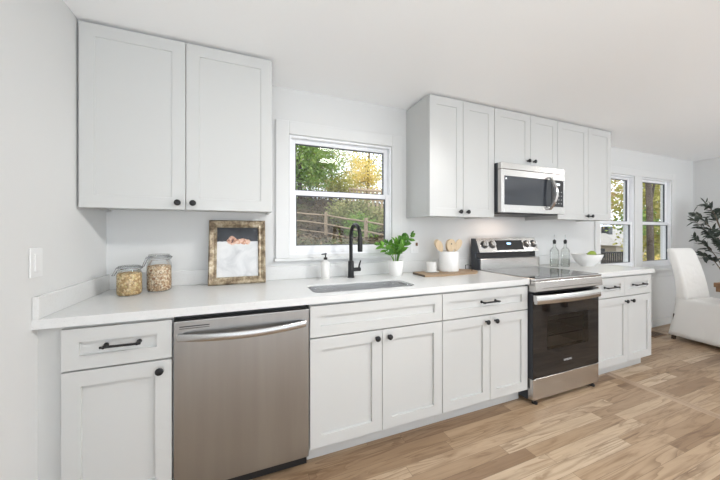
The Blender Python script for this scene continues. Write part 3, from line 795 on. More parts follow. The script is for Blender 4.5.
# ------------------------------------------------------------------ things on the counter
def jar(label, glabel, x, y, r_, hh, fill, m, ang):
    t = thing('glass_jar', label, 'jar', (x, y, CT), ang, group='clamp-lid glass jars')
    zc = 0.0
    prof = [(0.0, 0.001), (r_*0.86, 0.001), (r_*0.97, 0.008), (r_, 0.02), (r_, hh*0.70), (r_*0.95, hh*0.78), (r_*0.84, hh*0.84), (r_*0.84, hh*0.90)]
    build('glass_body', MB().lathe(prof, (0, 0, zc), 32), M['jar'], t, smooth='all', local=True)
    build('lid', MB().lathe([(r_*0.80, hh*0.885), (r_*0.95, hh*0.885), (r_*0.96, hh*0.905), (r_*0.95, hh*0.925), (r_*0.88, hh*0.93), (r_*0.86, hh*0.985), (r_*0.7, hh), (0.0, hh*0.99)], (0, 0, zc), 32), M['jar'], t, smooth='all', local=True)
    build('gasket', MB().lathe([(r_*0.82, hh*0.876), (r_*0.97, hh*0.876), (r_*0.97, hh*0.884), (r_*0.82, hh*0.884)], (0, 0, zc), 32), M['plate'], t, local=True)
    wv = MB()
    for rad, zz in ((r_*0.87, hh*0.855), (r_*0.965, hh*0.93)):
        wv.tube([(rad*math.cos(2*PI*k/28), rad*math.sin(2*PI*k/28), zz) for k in range(29)], 0.0022, 6, caps=False)
    wv.tube([(-r_*0.87, -0.012, hh*0.86), (-r_*1.06, -0.012, hh*0.90), (-r_*0.97, -0.012, hh*0.935)], 0.0022, 6)
    wv.tube([(-r_*0.87, 0.012, hh*0.86), (-r_*1.06, 0.012, hh*0.90), (-r_*0.97, 0.012, hh*0.935)], 0.0022, 6)
    wv.tube([(-r_*1.04, -0.012, hh*0.90), (-r_*1.40, -0.010, hh*0.66), (-r_*1.42, 0.010, hh*0.65), (-r_*1.04, 0.012, hh*0.90)], 0.0022, 6)
    wv.tube([(r_*0.87, -0.01, hh*0.855), (r_*1.05, -0.01, hh*0.87), (r_*1.05, 0.01, hh*0.92), (r_*0.96, 0.01, hh*0.93)], 0.0026, 6)
    build('wire_clamp', wv, M['chrome'], t, smooth='all', local=True)
    f = MB(); rf = r_ * 0.965
    f.lathe([(0, 0.004), (rf*0.86, 0.004), (rf*0.98, 0.012), (rf, 0.024), (rf, hh*fill - 0.01), (rf*0.93, hh*fill), (rf*0.5, hh*fill + 0.006), (0, hh*fill + 0.008)], (x, y, CT), 32)
    single('dry_cereal', f, m, glabel, 'cereal', (x, y, CT + 0.004), smooth=True, kind='stuff')
jar('shorter clamp-lid glass jar of golden cereal, nearer the left wall', 'golden cereal filling the shorter glass jar', -0.578, -0.235, 0.056, 0.160, 0.74, M['granola'], R(-12))
jar('taller clamp-lid glass jar of mixed muesli, beside the framed picture', 'mixed brown muesli filling the taller glass jar', -0.462, -0.150, 0.061, 0.212, 0.68, M['oats'], R(-12))

# picture in an antique frame, leaning on the wall
t = thing('picture_frame', 'antique bronze picture frame with pale flower painting, leaning on the wall', 'picture', (-0.043, -0.088, CT))
W_, H_ = 0.346, 0.42
LM = Matrix.Rotation(R(-10.5), 4, 'X')
def leaned(mb): return mb.xform(LM)
fm = MB(); hw = W_ / 2
prof = [(0.0, 0.0), (0.0, -0.022), (0.008, -0.030), (0.016, -0.026), (0.030, -0.018), (0.040, -0.022), (0.047, -0.012), (0.047, -0.002)]
rings = []
for cx, cz in ((-1, 0), (1, 0), (1, 1), (-1, 1)):
    rings.append([(cx * (hw - i), y, (i if cz == 0 else H_ - i)) for i, y in prof])
rings.append(rings[0])
fm.loft(rings, caps=False, close=False)
build('frame', leaned(fm), M['pframe'], t, local=True)
pm = MB(); pm.box(-hw + 0.045, hw - 0.045, -0.006, -0.002, 0.045, H_ - 0.045)
# the picture's own plane starts at its lower edge
pm.xform(Matrix.Translation((0, 0, -0.05)))
po = build('picture', pm, M['picture'], t, local=True); po.location = LM @ Vector((0, 0, 0.05)); po.rotation_euler = (R(-10.5), 0, 0)
build('glass', leaned(MB().quad([(-hw + 0.046, -0.008, 0.046), (hw - 0.046, -0.008, 0.046), (hw - 0.046, -0.008, H_ - 0.046), (-hw + 0.046, -0.008, H_ - 0.046)])), M['picglass'], t, local=True, recalc=False)
build('backing', leaned(MB().box(-hw + 0.012, hw - 0.012, -0.002, 0.002, 0.012, H_ - 0.012)), M['darkwood'], t, local=True)

# soap dispenser
t = thing('soap_dispenser', 'white soap bottle with black pump, left of the faucet', 'soap dispenser', (0.543, -0.10, CT))
build('bottle', MB().lathe([(0, 0), (0.028, 0), (0.031, 0.004), (0.031, 0.105), (0.029, 0.118), (0.018, 0.128), (0.012, 0.132), (0.012, 0.142), (0, 0.142)], (0.543, -0.10, CT), 28), M['plaster'], t, smooth=True)
p = MB(); p.lathe([(0, 0.140), (0.014, 0.140), (0.014, 0.154), (0.009, 0.157), (0.0045, 0.158), (0.0045, 0.180), (0, 0.180)], (0.543, -0.10, CT), 16)
p.tube([(0.549, -0.10, CT + 0.182), (0.512, -0.112, CT + 0.180)], [0.006, 0.0042], 8); p.ball((0.545, -0.1, CT + 0.181), 0.0075)
build('pump', p, M['blackp'], t, smooth=True, label='black pump head')

# potted plant
px_, py_ = 1.088, -0.155
t = thing('potted_plant', 'leafy green plant in a white round pot at the window\'s right', 'plant', (px_, py_, CT))
build('pot', MB().lathe([(0, 0), (0.042, 0), (0.046, 0.004), (0.054, 0.05), (0.060, 0.115), (0.060, 0.119), (0.054, 0.119), (0.050, 0.10), (0, 0.10)], (px_, py_, CT), 32), M['plaster'], t, smooth=True)
build('soil', MB().lathe([(0.051, 0.1), (0.03, 0.106), (0, 0.108)], (px_, py_, CT), 20), M['bark'], t, smooth=True)
rnd = random.Random(5)
leaves = MB()
for (ax, ay, L, lean) in ((0.90, -0.25, 0.225, 0.50), (0.35, -0.5, 0.19, 0.42), (-0.25, -0.5, 0.17, 0.35), (-0.95, -0.1, 0.17, 0.75), (0.75, 0.35, 0.20, 0.42), (-0.55, 0.35, 0.165, 0.5), (0.1, -0.95, 0.16, 0.6), (0.55, -0.1, 0.215, 0.45)):
    p0 = Vector((px_ + ax*0.018, py_ + ay*0.018, CT + 0.104)); pts = []
    for k in range(9):
        u = k / 8; out = lean * L * (u ** 1.5)
        pts.append(Vector((p0.x + ax*out, p0.y + ay*out, p0.z + L * u * (1 - 0.28*lean*u))))
    build('stem', MB().tube(pts, [0.0042 - 0.0028*k/8 for k in range(9)], 6), M['plantleaf'], t, smooth='all')
    for k in (3, 5, 6, 7, 8):
        d_ = (pts[k] - pts[k-1]).normalized()
        for sgn in (-1, 1):
            side = d_.cross(Vector((ay, -ax, 0.2))).normalized() if k % 2 else d_.cross(Vector((0.3, 0.2, 1))).normalized()
            dirv = d_ * 0.75 + side * sgn * 0.85 + Vector((rnd.uniform(-.2, .2), rnd.uniform(-.2, .2), rnd.uniform(-.1, .3)))
            leaves.leaf(pts[k], dirv, Vector((rnd.uniform(-.4, .4), -0.6, 0.8)), 0.056 + rnd.uniform(-.010, .012), 0.036 + rnd.uniform(-.004, .006), 0.12)
    leaves.leaf(pts[-1], d_, Vector((0, -0.6, 0.8)), 0.05, 0.032)
build('leaves', leaves, M['plantleaf'], t, recalc=False)

# wall outlet between the plant and the crock
t = thing('wall_outlet', 'white wall outlet above the backsplash between plant and wooden spoons', 'outlet', (1.355, 0, 1.13))
build('plate', MB().box(1.316, 1.394, -0.006, -0.0005, 1.074, 1.186, 0.002), M['plate'], t)
build('socket', MB().box(1.339, 1.371, -0.0085, -0.0055, 1.088, 1.118, 0.002), M['plate'], t)
build('socket', MB().box(1.339, 1.371, -0.0085, -0.0055, 1.136, 1.170, 0.002), M['plate'], t)
build('plug', MB().box(1.362, 1.378, -0.022, -0.0058, 1.136, 1.164, 0.003), M['leather'], t, label='small dark brown plug')

# tray
tz = CT; th_ = 0.015; SHX = -0.042
t = thing('serving_tray', 'wooden serving tray on the counter under the white crock', 'tray', (1.55, -0.2, CT))
pts = [(1.292, -0.118), (1.283, -0.296)]
pts += [(1.45, -0.318), (1.62, -0.313)]
for k in range(0, 11):
    a = R(-70 + 150 * k / 10); pts.append((1.74 + 0.135*math.cos(a), -0.185 + 0.125*math.sin(a)))
pts += [(1.62, -0.07)]
pts = [(p[0] + SHX * (0.5 if p[0] < 1.35 else 1.0), p[1]) for p in pts]
build('board', MB().prism(pts, 'z', tz, tz + th_), M['tray'], t)
build('end_grain', MB().prism([(1.2705, -0.118), (1.2615, -0.2965), (1.256, -0.292), (1.265, -0.120)], 'z', tz + 0.0005, tz + th_ - 0.0005), M['bark_edge'], t, label='dark bark end')
h = MB(); h.tube([(1.80 + SHX, -0.245, tz + th_), (1.80 + SHX, -0.245, tz + 0.05), (1.815 + SHX, -0.215, tz + 0.058), (1.83 + SHX, -0.16, tz + 0.058), (1.845 + SHX, -0.12, tz + 0.05), (1.845 + SHX, -0.12, tz + th_)], 0.0032, 8)
build('handle', h, M['black'], t, smooth=True, label='thin black handle')
TZ = tz + th_
t = thing('cup', 'small white cup on a saucer at the tray\'s left end', 'cup', (1.412, -0.165, TZ))
build('saucer', MB().lathe([(0, 0), (0.05, 0), (0.062, 0.006), (0.060, 0.008), (0.045, 0.004), (0, 0.004)], (1.412, -0.165, TZ), 28), M['porcelain'], t, smooth=True)
build('cup_body', MB().lathe([(0, 0.0045), (0.034, 0.0045), (0.040, 0.012), (0.0405, 0.082), (0.037, 0.082), (0.036, 0.014), (0, 0.012)], (1.412, -0.165, TZ), 28), M['porcelain'], t, smooth=True)
cx_, cy_ = 1.586, -0.165
single('utensil_crock', MB().lathe([(0, 0), (0.074, 0), (0.080, 0.006), (0.082, 0.05), (0.082, 0.160), (0.080, 0.167), (0.074, 0.167), (0.073, 0.155), (0.073, 0.012), (0, 0.010)], (cx_, cy_, TZ), 36), M['porcelain'],
       'white ceramic crock of wooden spoons on the tray', 'crock', (cx_, cy_, TZ), smooth=True)
def spoon(label, foot, tip, wd_, hl, slot, name='wooden_spoon'):
    f = Vector(foot); tp = Vector(tip); d_ = (tp - f); L = d_.length
    rot = Vector((0, 0, 1)).rotation_difference(d_.normalized()).to_matrix().to_4x4()
    t = thing(name, label, 'utensil', f, group='wooden spoons in the crock')
    hb = MB(); hb.tube([(0, 0, 0), (0, 0, L - hl*0.8)], [0.0058, 0.0062], 8); hb.xform(rot)
    build('handle', hb, M['spoon'], t, smooth=True, local=True)
    prof = []
    for k in range(24):
        a = 2*PI*k/24; z = L - hl/2 + hl/2*math.sin(a); x = wd_/2*math.cos(a)*(1.0 + 0.18*math.sin(a))
        prof.append((x, z))
    b_ = MB(); b_.prism(prof, 'y', -0.0035, 0.0035)
    if slot: pass
    b_.xform(rot)
    build('head', b_, M['spoon'], t, local=True)
    if slot:
        s_ = MB(); s_.lathe([(0, -0.004), (0.006, -0.004), (0.006, -0.0036)], (0.003, 0, L - hl*0.36), 12, 'y'); s_.xform(rot)
        build('hole', s_, M['dark_print'], t, local=True)
zb = TZ + 0.0165
spoon('wooden spoon tilted furthest left in the white crock', (cx_ + 0.030, cy_ + 0.006, zb), (cx_ - 0.135, cy_ - 0.02, TZ + 0.252), 0.062, 0.105, False)
spoon('wooden spoon leaning left in the crock, second from left', (cx_ + 0.015, cy_ + 0.035, zb), (cx_ - 0.085, cy_ + 0.06, TZ + 0.262), 0.06, 0.10, False)
spoon('upright wooden spoon with a small hole, middle of the crock', (cx_ - 0.004, cy_ - 0.03, zb), (cx_ - 0.018, cy_ - 0.05, TZ + 0.268), 0.082, 0.11, True)
spoon('wooden spatula leaning right in the crock, second from right', (cx_ - 0.02, cy_ + 0.03, zb), (cx_ + 0.055, cy_ + 0.05, TZ + 0.262), 0.07, 0.105, False, 'wooden_spatula')
spoon('wooden spoon tilted furthest right in the white crock', (cx_ - 0.035, cy_ - 0.004, zb), (cx_ + 0.095, cy_ - 0.035, TZ + 0.262), 0.062, 0.105, False)

# oil bottles
def bottle(label, x, y):
    t = thing('oil_bottle', label, 'bottle', (x, y, CT), group='glass oil bottles with pour spouts')
    r_ = 0.0385
    build('glass_body', MB().lathe([(0, 0.001), (r_*0.9, 0.001), (r_, 0.006), (r_, 0.150), (r_*0.93, 0.166), (r_*0.62, 0.184), (0.013, 0.196), (0.0115, 0.225), (0.0135, 0.228), (0.0135, 0.236), (0.0105, 0.236)], (x, y, CT), 28), M['bottle'], t, smooth='all')
    build('liquid', MB().lathe([(0, 0.004), (r_*0.9, 0.004), (r_*0.95, 0.010), (r_*0.95, 0.078), (0, 0.078)], (x, y, CT), 28), M['liquid'], t, smooth=True)
    build('stopper', MB().lathe([(0, 0.226), (0.0105, 0.226), (0.0145, 0.238), (0.015, 0.256), (0.010, 0.264), (0.004, 0.268), (0, 0.268)], (x, y, CT), 16), M['blackp'], t, smooth=True, label='black stopper')
    build('pour_spout', MB().tube([(x, y, CT + 0.264), (x, y, CT + 0.285), (x - 0.006, y - 0.004, CT + 0.312)], [0.0042, 0.0036, 0.0028], 8), M['chrome'], t, smooth=True, label='thin metal pour spout')
bottle('glass oil bottle with pour spout, the left one beside the range', 2.812, -0.215)
bottle('glass oil bottle with pour spout, the right one beside the bowl', 2.932, -0.240)

# bowl with fruit
bx, by = 3.225, -0.265
single('bowl', MB().lathe([(0, 0.004), (0.050, 0.004), (0.052, 0.0), (0.060, 0.0), (0.063, 0.008), (0.094, 0.036), (0.118, 0.078), (0.131, 0.118), (0.127, 0.119), (0.112, 0.080), (0.088, 0.043), (0.056, 0.018), (0, 0.014)], (bx, by, CT), 48), M['porcelain'],
       'white bowl of green pears at the end of the right countertop', 'bowl', (bx, by, CT), smooth=True)
def pear(label, p, yaw, s_):
    t = thing('green_pear', label, 'fruit', p, yaw, group='green pears in the white bowl')
    b_ = MB(); b_.lathe([(0, -0.040), (0.018, -0.038), (0.034, -0.022), (0.038, -0.004), (0.034, 0.014), (0.024, 0.032), (0.017, 0.048), (0.010, 0.057), (0, 0.058)], (0, 0, 0), 20, 'x')
    b_.xform(Matrix.Scale(s_, 4)); build('flesh', b_, M['fruit'], t, smooth='all', local=True)
    build('stalk', MB().tube([(0.055*s_, 0, 0), (0.082*s_, 0.004, 0.008)], 0.002, 6), M['bark'], t, local=True)
pear('green pear on top at the right side of the white bowl', (bx + 0.045, by - 0.018, CT + 0.117), R(170), 0.92)
pear('green pear low at the back of the bowl', (bx + 0.012, by + 0.055, CT + 0.075), R(80), 0.85)
pear('green pear low at the front left of the bowl', (bx - 0.035, by - 0.025, CT + 0.062), R(25), 0.85)

# light switch on the left wall
t = thing('light_switch', 'white rocker light switch plate on the left wall', 'light switch', (XL, -0.628, 1.132))
build('plate', MB().box(XL + 0.0005, XL + 0.006, -0.664, -0.592, 1.076, 1.190, 0.002), M['plate'], t)
build('rocker', MB().box(XL + 0.0055, XL + 0.010, -0.645, -0.611, 1.098, 1.166, 0.002), M['plate'], t)

# ------------------------------------------------------------------ dining end
a_ch = R(-7)
t = thing('dining_chair', 'white slipcovered high-back dining chair beside the windows', 'chair', (4.875, -0.638, 0), a_ch)
def rrect(hx, hy, cy, z, r_, n_=6, pleat=0.0):
    pts = []
    q = rounded(-hx, hx, cy - hy, cy + hy, r_, n_)
    return [(p[0], p[1], z) for p in q]
def dens(ring, m_=3):
    out = []
    for i, p in enumerate(ring):
        q = ring[(i+1) % len(ring)]
        L = math.dist(p, q); k = max(1, int(L / 0.03))
        if L < 0.03: k = 1
        for j in range(k): out.append(tuple(p[i2] + (q[i2]-p[i2]) * j / k for i2 in range(3)))
    return out
def skirt_ring(z, fl, wav):
    ring = dens(rrect(0.225 + fl*0.5, 0.265 + fl*0.55, 0.005 + fl*0.35, z, 0.05))
    out = []
    for i, p in enumerate(ring):
        a = math.atan2(p[1], p[0]); s_ = 1 + wav * (math.sin(a*9 + 1.2) * 0.5 + math.sin(a*17 + z*4) * 0.5)
        out.append((p[0]*s_, p[1]*s_, p[2]))
    return out
base = dens(rrect(0.225, 0.265, 0.005, 0, 0.05))
rings = [skirt_ring(z, fl, wv_) for z, fl, wv_ in ((0.052, 0.062, 0.016), (0.12, 0.05, 0.013), (0.22, 0.032, 0.009), (0.33, 0.015, 0.005), (0.42, 0.004, 0.002), (0.462, 0.0, 0.0))]
nr = len(base)
rings = [r_ if len(r_) == nr else None for r_ in rings]
# same point count for every ring: rebuild on the base ring
def scaled(z, fl, wav, k_in=0.0):
    out = []
    for p in base:
        a = math.atan2(p[1], p[0]); s_ = 1 + wav * (math.sin(a*9 + 1.2) * 0.5 + math.sin(a*17 + z*4) * 0.5)
        x = p[0] * (1 + fl*2.0) * s_ * (1 - k_in); y = (p[1] * (1 + fl*1.8) + fl*0.3) * s_ * (1 - k_in)
        out.append((x, y, z))
    return out
sk = MB()
sk.loft([scaled(*q) for q in ((0.052, 0.066, 0.022), (0.10, 0.056, 0.019), (0.18, 0.042, 0.014), (0.27, 0.026, 0.009), (0.36, 0.012, 0.005), (0.43, 0.003, 0.002), (0.462, 0.0, 0.0), (0.478, -0.004, 0, 0.012), (0.486, 0, 0, 0.05), (0.490, 0, 0, 0.3), (0.491, 0, 0, 0.7))], caps=True)
build('seat_cover', sk, M['slip'], t, smooth='all', local=True)
bk = MB(); rings = []
for z, cy, th_b, wdt in ((0.44, 0.215, 0.060, 0.212), (0.52, 0.218, 0.052, 0.212), (0.62, 0.228, 0.046, 0.210), (0.74, 0.248, 0.043, 0.207), (0.86, 0.275, 0.041, 0.203), (0.96, 0.303, 0.039, 0.198), (1.02, 0.322, 0.037, 0.194), (1.048, 0.331, 0.030, 0.188), (1.058, 0.334, 0.018, 0.176)):
    rings.append(rrect(wdt, th_b, cy, z, min(0.03, th_b*0.8)))
bk.loft(rings)
build('backrest_cover', bk, M['slip'], t, smooth='all', local=True)
pp = MB()
pp.tube([(-0.217, 0.155, 0.489), (-0.1, 0.158, 0.493), (0.1, 0.158, 0.493), (0.217, 0.155, 0.489)], 0.004, 6)
pp.tube([(-0.217, 0.155, 0.489), (-0.222, 0.21, 0.485), (-0.218, 0.262, 0.478)], 0.004, 6)
build('seam', pp, M['slip'], t, smooth='all', local=True)
for lx, ly in ((-0.225, 0.272), (0.225, 0.272), (-0.225, -0.265), (0.225, -0.265)):
    l_ = MB(); l_.loft([[(lx-0.014, ly-0.014, 0), (lx+0.014, ly-0.014, 0), (lx+0.014, ly+0.014, 0), (lx-0.014, ly+0.014, 0)], [(lx*0.93-0.02, ly*0.93-0.02, 0.3), (lx*0.93+0.02, ly*0.93-0.02, 0.3), (lx*0.93+0.02, ly*0.93+0.02, 0.3), (lx*0.93-0.02, ly*0.93+0.02, 0.3)]])
    build('leg', l_, M['darkwood'], t, local=True)

# dining table: its near-left corner at (4.36,-.755), long side leaving to the right of the picture
t = thing('dining_table', 'brown wooden dining table whose corner enters at the right edge', 'table', (4.36, -0.755, 0), a_ch)
build('tabletop', MB().box(0.0, 0.95, -1.7, 0.0, 0.705, 0.75, 0.004), M['table'], t, local=True)
build('apron', MB().box(0.012, 0.938, -1.688, -0.012, 0.66, 0.705), M['table'], t, local=True)
for lx, ly in ((0.84, -0.09), (0.84, -1.61), (0.30, -1.61)):
    build('leg', MB().box(lx - 0.04, lx + 0.04, ly - 0.04, ly + 0.04, 0, 0.66, 0.004), M['table'], t, local=True)
build('leg', MB().box(0.26, 0.34, -0.75, -0.67, 0, 0.66, 0.004), M['table'], t, local=True)

# olive tree in the corner
ox, oy = 5.68, -0.42
t = thing('olive_tree', 'dark-leaved potted olive tree in the corner behind the white chair', 'plant', (ox, oy, 0))
build('pot', MB().lathe([(0, 0), (0.11, 0), (0.12, 0.01), (0.15, 0.26), (0.155, 0.28), (0.140, 0.28), (0.135, 0.25), (0, 0.25)], (ox, oy, 0), 28), M['plaster'], t, smooth=True)
rnd = random.Random(11)
trunk = [(ox, oy, 0.24), (ox + 0.015, oy, 0.55), (ox - 0.01, oy + 0.01, 0.85), (ox + 0.01, oy, 1.15), (ox, oy, 1.5)]
build('trunk', MB().tube(trunk, [0.018, 0.016, 0.014, 0.011, 0.007], 8), M['twig'], t, smooth='all')
lv = MB()
def spray(p0, p1, n_, droop=0.06):
    p0, p1 = Vector(p0), Vector(p1); pts = []
    for k in range(7):
        u = k / 6; q = p0.lerp(p1, u); q.z += 0.05*math.sin(PI*u) - droop*u*u; pts.append(q)
    build('branch', MB().tube(pts, [0.006 - 0.0045*k/6 for k in range(7)], 6), M['twig'], t, smooth='all')
    for i in range(n_):
        u = 0.32 + 0.68 * (i + 0.5) / n_; k = min(5, int(u*6)); f_ = u*6 - k
        q = pts[k].lerp(pts[k+1], f_); d_ = (pts[k+1] - pts[k]).normalized()
        side = Vector((rnd.uniform(-1, 1), rnd.uniform(-1, 1), rnd.uniform(-0.9, 0.7)))
        dv = d_ * 0.6 + side * 0.8
        lv.leaf(q, dv, Vector((rnd.uniform(-1, 1), rnd.uniform(-1, 1), 0.8)), rnd.uniform(0.075, 0.115), rnd.uniform(0.026, 0.036), 0.1)
T_ = (ox, oy, 0.95)
for z0, dx, dy, z1, n_ in ((1.05, -0.40, 0.12, 1.46, 46), (1.0, -0.46, -0.02, 1.32, 46), (0.95, -0.40, -0.12, 1.20, 44), (0.82, -0.42, 0.04, 1.02, 42), (0.85, -0.20, -0.28, 0.96, 44), (1.15, -0.24, 0.18, 1.58, 40),
                       (1.2, 0.05, -0.35, 1.50, 40), (1.25, 0.12, -0.22, 1.70, 40), (1.3, -0.10, 0.1, 1.66, 40), (1.0, 0.20, -0.35, 1.35, 36), (0.9, 0.08, -0.40, 1.12, 36), (1.3, 0.3, 0.1, 1.62, 30), (1.1, -0.12, -0.3, 1.36, 46), (1.3, 0.1, 0.2, 1.72, 30), (0.95, 0.32, 0.05, 1.2, 28), (0.9, -0.3, 0.15, 1.24, 40)):
    spray((ox, oy, z0 - 0.1), (ox + dx, oy + dy, z1), int(n_*0.62))
build('foliage', lv, M['olive'], t, recalc=False)

# floor register
t = thing('floor_vent', 'dark floor register by the wall next to the last base cabinet', 'vent', (4.65, -0.17, 0))
build('frame', MB().box(4.53, 4.79, -0.245, -0.105, 0.0005, 0.006, 0.002), M['table'], t)
vs = MB()
for k in range(9): vs.box(4.55 + k*0.026, 4.563 + k*0.026, -0.228, -0.122, 0.0058, 0.0068)
build('slots', vs, M['blackp'], t)

# ------------------------------------------------------------------ outdoors
def gz(x, y):
    def ss(a, b_, v_): u = min(1, max(0, (v_ - a) / (b_ - a))); return u*u*(3 - 2*u)
    hill = ss(1.5, 8.0, y) * 1.45 + ss(9.5, 16.5, y) * 2.5 + ss(17, 30, y) * 1.0
    keep = 1 - ss(6.5, 12.5, x - 0.25*y)
    tilt = -0.055 * (x - 3.3) * ss(4, 9, y)
    return -0.45 + (hill + tilt) * keep - 0.35 * (1 - keep)
g = MB(); nx, ny = 60, 44
X = [-14 + 62*i/nx for i in range(nx+1)]; Y = [0.18 + 40*(j/ny)**1.5 for j in range(ny+1)]
rg = random.Random(3)
V = [[g.bm.verts.new((x, y, gz(x, y) + rg.uniform(-0.04, 0.04))) for x in X] for y in Y]
for j in range(ny):
    for i in range(nx): g.bm.faces.new((V[j][i], V[j][i+1], V[j+1][i+1], V[j+1][i]))
o = struct('ground', g, M['ground'], smooth='all')

# split-rail fence
t = thing('split_rail_fence', 'weathered split-rail fence on the slope outside the sink window', 'fence', (3.25, 10.02, gz(3.25, 10.02)))
FP = [(0.45, 13.2), (1.85, 11.6), (3.25, 10.02), (4.39, 8.27), (5.4, 6.5)]
TOP = [2.55, 2.37, 2.14, 1.82, 1.50]
for i, ((x, y), z) in enumerate(zip(FP, TOP)):
    build('post', MB().box(x - 0.06, x + 0.06, y - 0.06, y + 0.06, gz(x, y) - 0.2, z, 0.015), M['fencewood'], t)
for (p, z), (q, z2) in zip(zip(FP, TOP), list(zip(FP, TOP))[1:]):
    for dz in (0.14, 0.52, 0.90):
        a = Vector((*p, z - dz)); b_ = Vector((*q, z2 - dz)); mdl = a.lerp(b_, 0.5) + Vector((0, 0, rg.uniform(-0.03, 0.02)))
        build('rail', MB().tube([a, mdl, b_], [0.030, 0.038, 0.030], 6), M['fencewood'], t)

# pickets up the slope
t = thing('picket_fence', 'light wooden picket fence higher up, below the yellow tree', 'fence', (6.55, 12.5, gz(6.55, 12.5)))
n_ = 11; A, B = Vector((6.0, 14.6, 4.02)), Vector((6.95, 11.0, 3.45))
for k in range(n_):
    q = A.lerp(B, k / (n_ - 1)); build('picket', MB().box(q.x - 0.05, q.x + 0.05, q.y - 0.05, q.y + 0.05, gz(q.x, q.y) - 0.1, q.z), M['picketwood'], t)
build('rail', MB().tube([A - Vector((0, 0, .12)), B - Vector((0, 0, .12))], 0.06, 6), M['picketwood'], t)
build('rail', MB().tube([A - Vector((0, 0, .62)), B - Vector((0, 0, .62))], 0.06, 6), M['picketwood'], t)

def tree(name, label, base, top, crown, rad, m, n_cl, per, ls, tr=0.12, seed=1, sub='tree', spread=0.55, brs=7):
    """crown: centre; rad: radii of the leaf mass; leaves in clumps at branch ends"""
    rn = random.Random(seed)
    bx_, by_ = base; bz = gz(bx_, by_) - 0.1
    t = thing(name, label, sub, (bx_, by_, bz + 0.1), group='trees outside the windows' if sub == 'tree' else 'bushes outside the windows')
    top = Vector(top)
    trunk = [(bx_, by_, bz), (bx_ + rn.uniform(-.1, .1), by_, bz + (top.z - bz)*0.4), (bx_ + rn.uniform(-.15, .15), by_ + 0.1, bz + (top.z - bz)*0.75), tuple(top)]
    build('trunk', MB().tube(trunk, [tr*1.15, tr, tr*0.7, tr*0.25], 8), M['bark'], t, smooth='all')
    lv = MB(); cen = Vector(crown)
    ends = []
    for k in range(n_cl):
        while True:
            q = Vector((rn.uniform(-1, 1), rn.uniform(-1, 1), rn.uniform(-1, 1)))
            if 0.3 < q.length < 1: break
        ends.append(cen + Vector((q.x*rad[0], q.y*rad[1], q.z*rad[2])))
    for k in range(min(brs, n_cl)):
        e_ = ends[k]; u = rn.uniform(0.35, 0.85); s_ = Vector(trunk[0]).lerp(top, u)
        build('branch', MB().tube([s_, s_.lerp(e_, 0.5) + Vector((0, 0, 0.15)), e_], [tr*0.4, tr*0.25, tr*0.08], 6), M['bark'], t, smooth='all')
    for e_ in ends:
        for i in range(per):
            p = e_ + Vector((rn.gauss(0, spread), rn.gauss(0, spread), rn.gauss(0, spread*0.7)))
            if p.y < 0.9: continue
            d_ = Vector((rn.gauss(0, 1), rn.gauss(0, 1), rn.gauss(-0.2, 0.8))); u_ = Vector((rn.gauss(0, 1), rn.gauss(0, 1), rn.gauss(0, 1)))
            d_.normalize(); s2 = d_.cross(u_)
            if s2.length < 1e-3: continue
            s2.normalize(); L = ls * rn.uniform(0.7, 1.3)
            lv.bm.faces.new([lv.bm.verts.new(v_) for v_ in (p, p + d_*L*0.5 + s2*L*0.3, p + d_*L, p + d_*L*0.5 - s2*L*0.3)])
    build('foliage', lv, m, t, recalc=False)
    return t
# dry brush, fallen leaves and twigs lying on the bank
rb = random.Random(41); br = MB()
for k in range(9000):
    x = rb.uniform(0.3, 9.5); y = rb.uniform(4.5, 17.5) if k % 3 else rb.uniform(10.5, 17)
    z = gz(x, y) + rb.uniform(0.0, 0.10)
    d_ = Vector((rb.gauss(0, 1), rb.gauss(0, 1), rb.gauss(0.15, 0.35))).normalized(); s2 = d_.cross(Vector((rb.gauss(0, .5), rb.gauss(0, .5), 1))).normalized()
    L = rb.uniform(0.07, 0.16); p = Vector((x, y, z))
    if k % 6 == 0:                                 # an upright dead stem
        d_ = Vector((rb.gauss(0, .45), rb.gauss(0, .45), 1)).normalized(); L = rb.uniform(0.25, 0.75); w_ = 0.007
        s2 = d_.cross(Vector((rb.gauss(0, 1), rb.gauss(0, 1), 0.1))).normalized()
    else: w_ = L * 0.28
    br.quad([p - s2*w_, p + s2*w_, p + d_*L + s2*w_*0.5, p + d_*L - s2*w_*0.5])
o = build('leaf_litter', br, M['litter'], None, recalc=False)
o['label'] = 'brown fallen leaves and dead stems on the bank behind the split-rail fence'; o['category'] = 'leaves'; o['kind'] = 'stuff'
G_, O_, Y_, L_, A_ = M['leafgreen'], M['leafolive'], M['leafyellow'], M['leaflime'], M['leaforange']
tree('broadleaf_tree', 'full green tree at the upper left of the sink window', (2.9, 14.2), (3.0, 14.3, 7.4), (3.1, 14.4, 5.7), (1.9, 1.2, 2.1), G_, 95, 75, 0.17, 0.11, 21, spread=0.42)
tree('slender_tree', 'sparse olive tree beside the full green tree, centre of the sink window', (6.2, 19.6), (6.3, 19.8, 9.0), (6.3, 19.8, 6.4), (2.4, 1.4, 3.0), O_, 46, 54, 0.17, 0.11, 22, spread=0.45)
tree('autumn_tree', 'bright yellow autumn tree at the right of the sink window', (7.7, 16.0), (7.6, 16.0, 6.3), (7.55, 16.0, 5.0), (0.95, 0.7, 1.25), Y_, 36, 62, 0.15, 0.09, 23, spread=0.38)
tree('lime_shrub', 'yellow-green bush left of the picket fence', (5.5, 15.2), (5.5, 15.2, 4.6), (5.5, 15.2, 4.05), (1.2, 0.6, 0.65), L_, 40, 60, 0.13, 0.05, 24, 'bush', 0.3)
tree('tall_tree', 'tall sparse yellow-green tree with open crown behind the yellow tree', (10.2, 21.5), (10.2, 21.6, 10.5), (10.1, 21.6, 7.6), (3.3, 1.5, 3.2), L_, 56, 56, 0.18, 0.13, 25, spread=0.5)
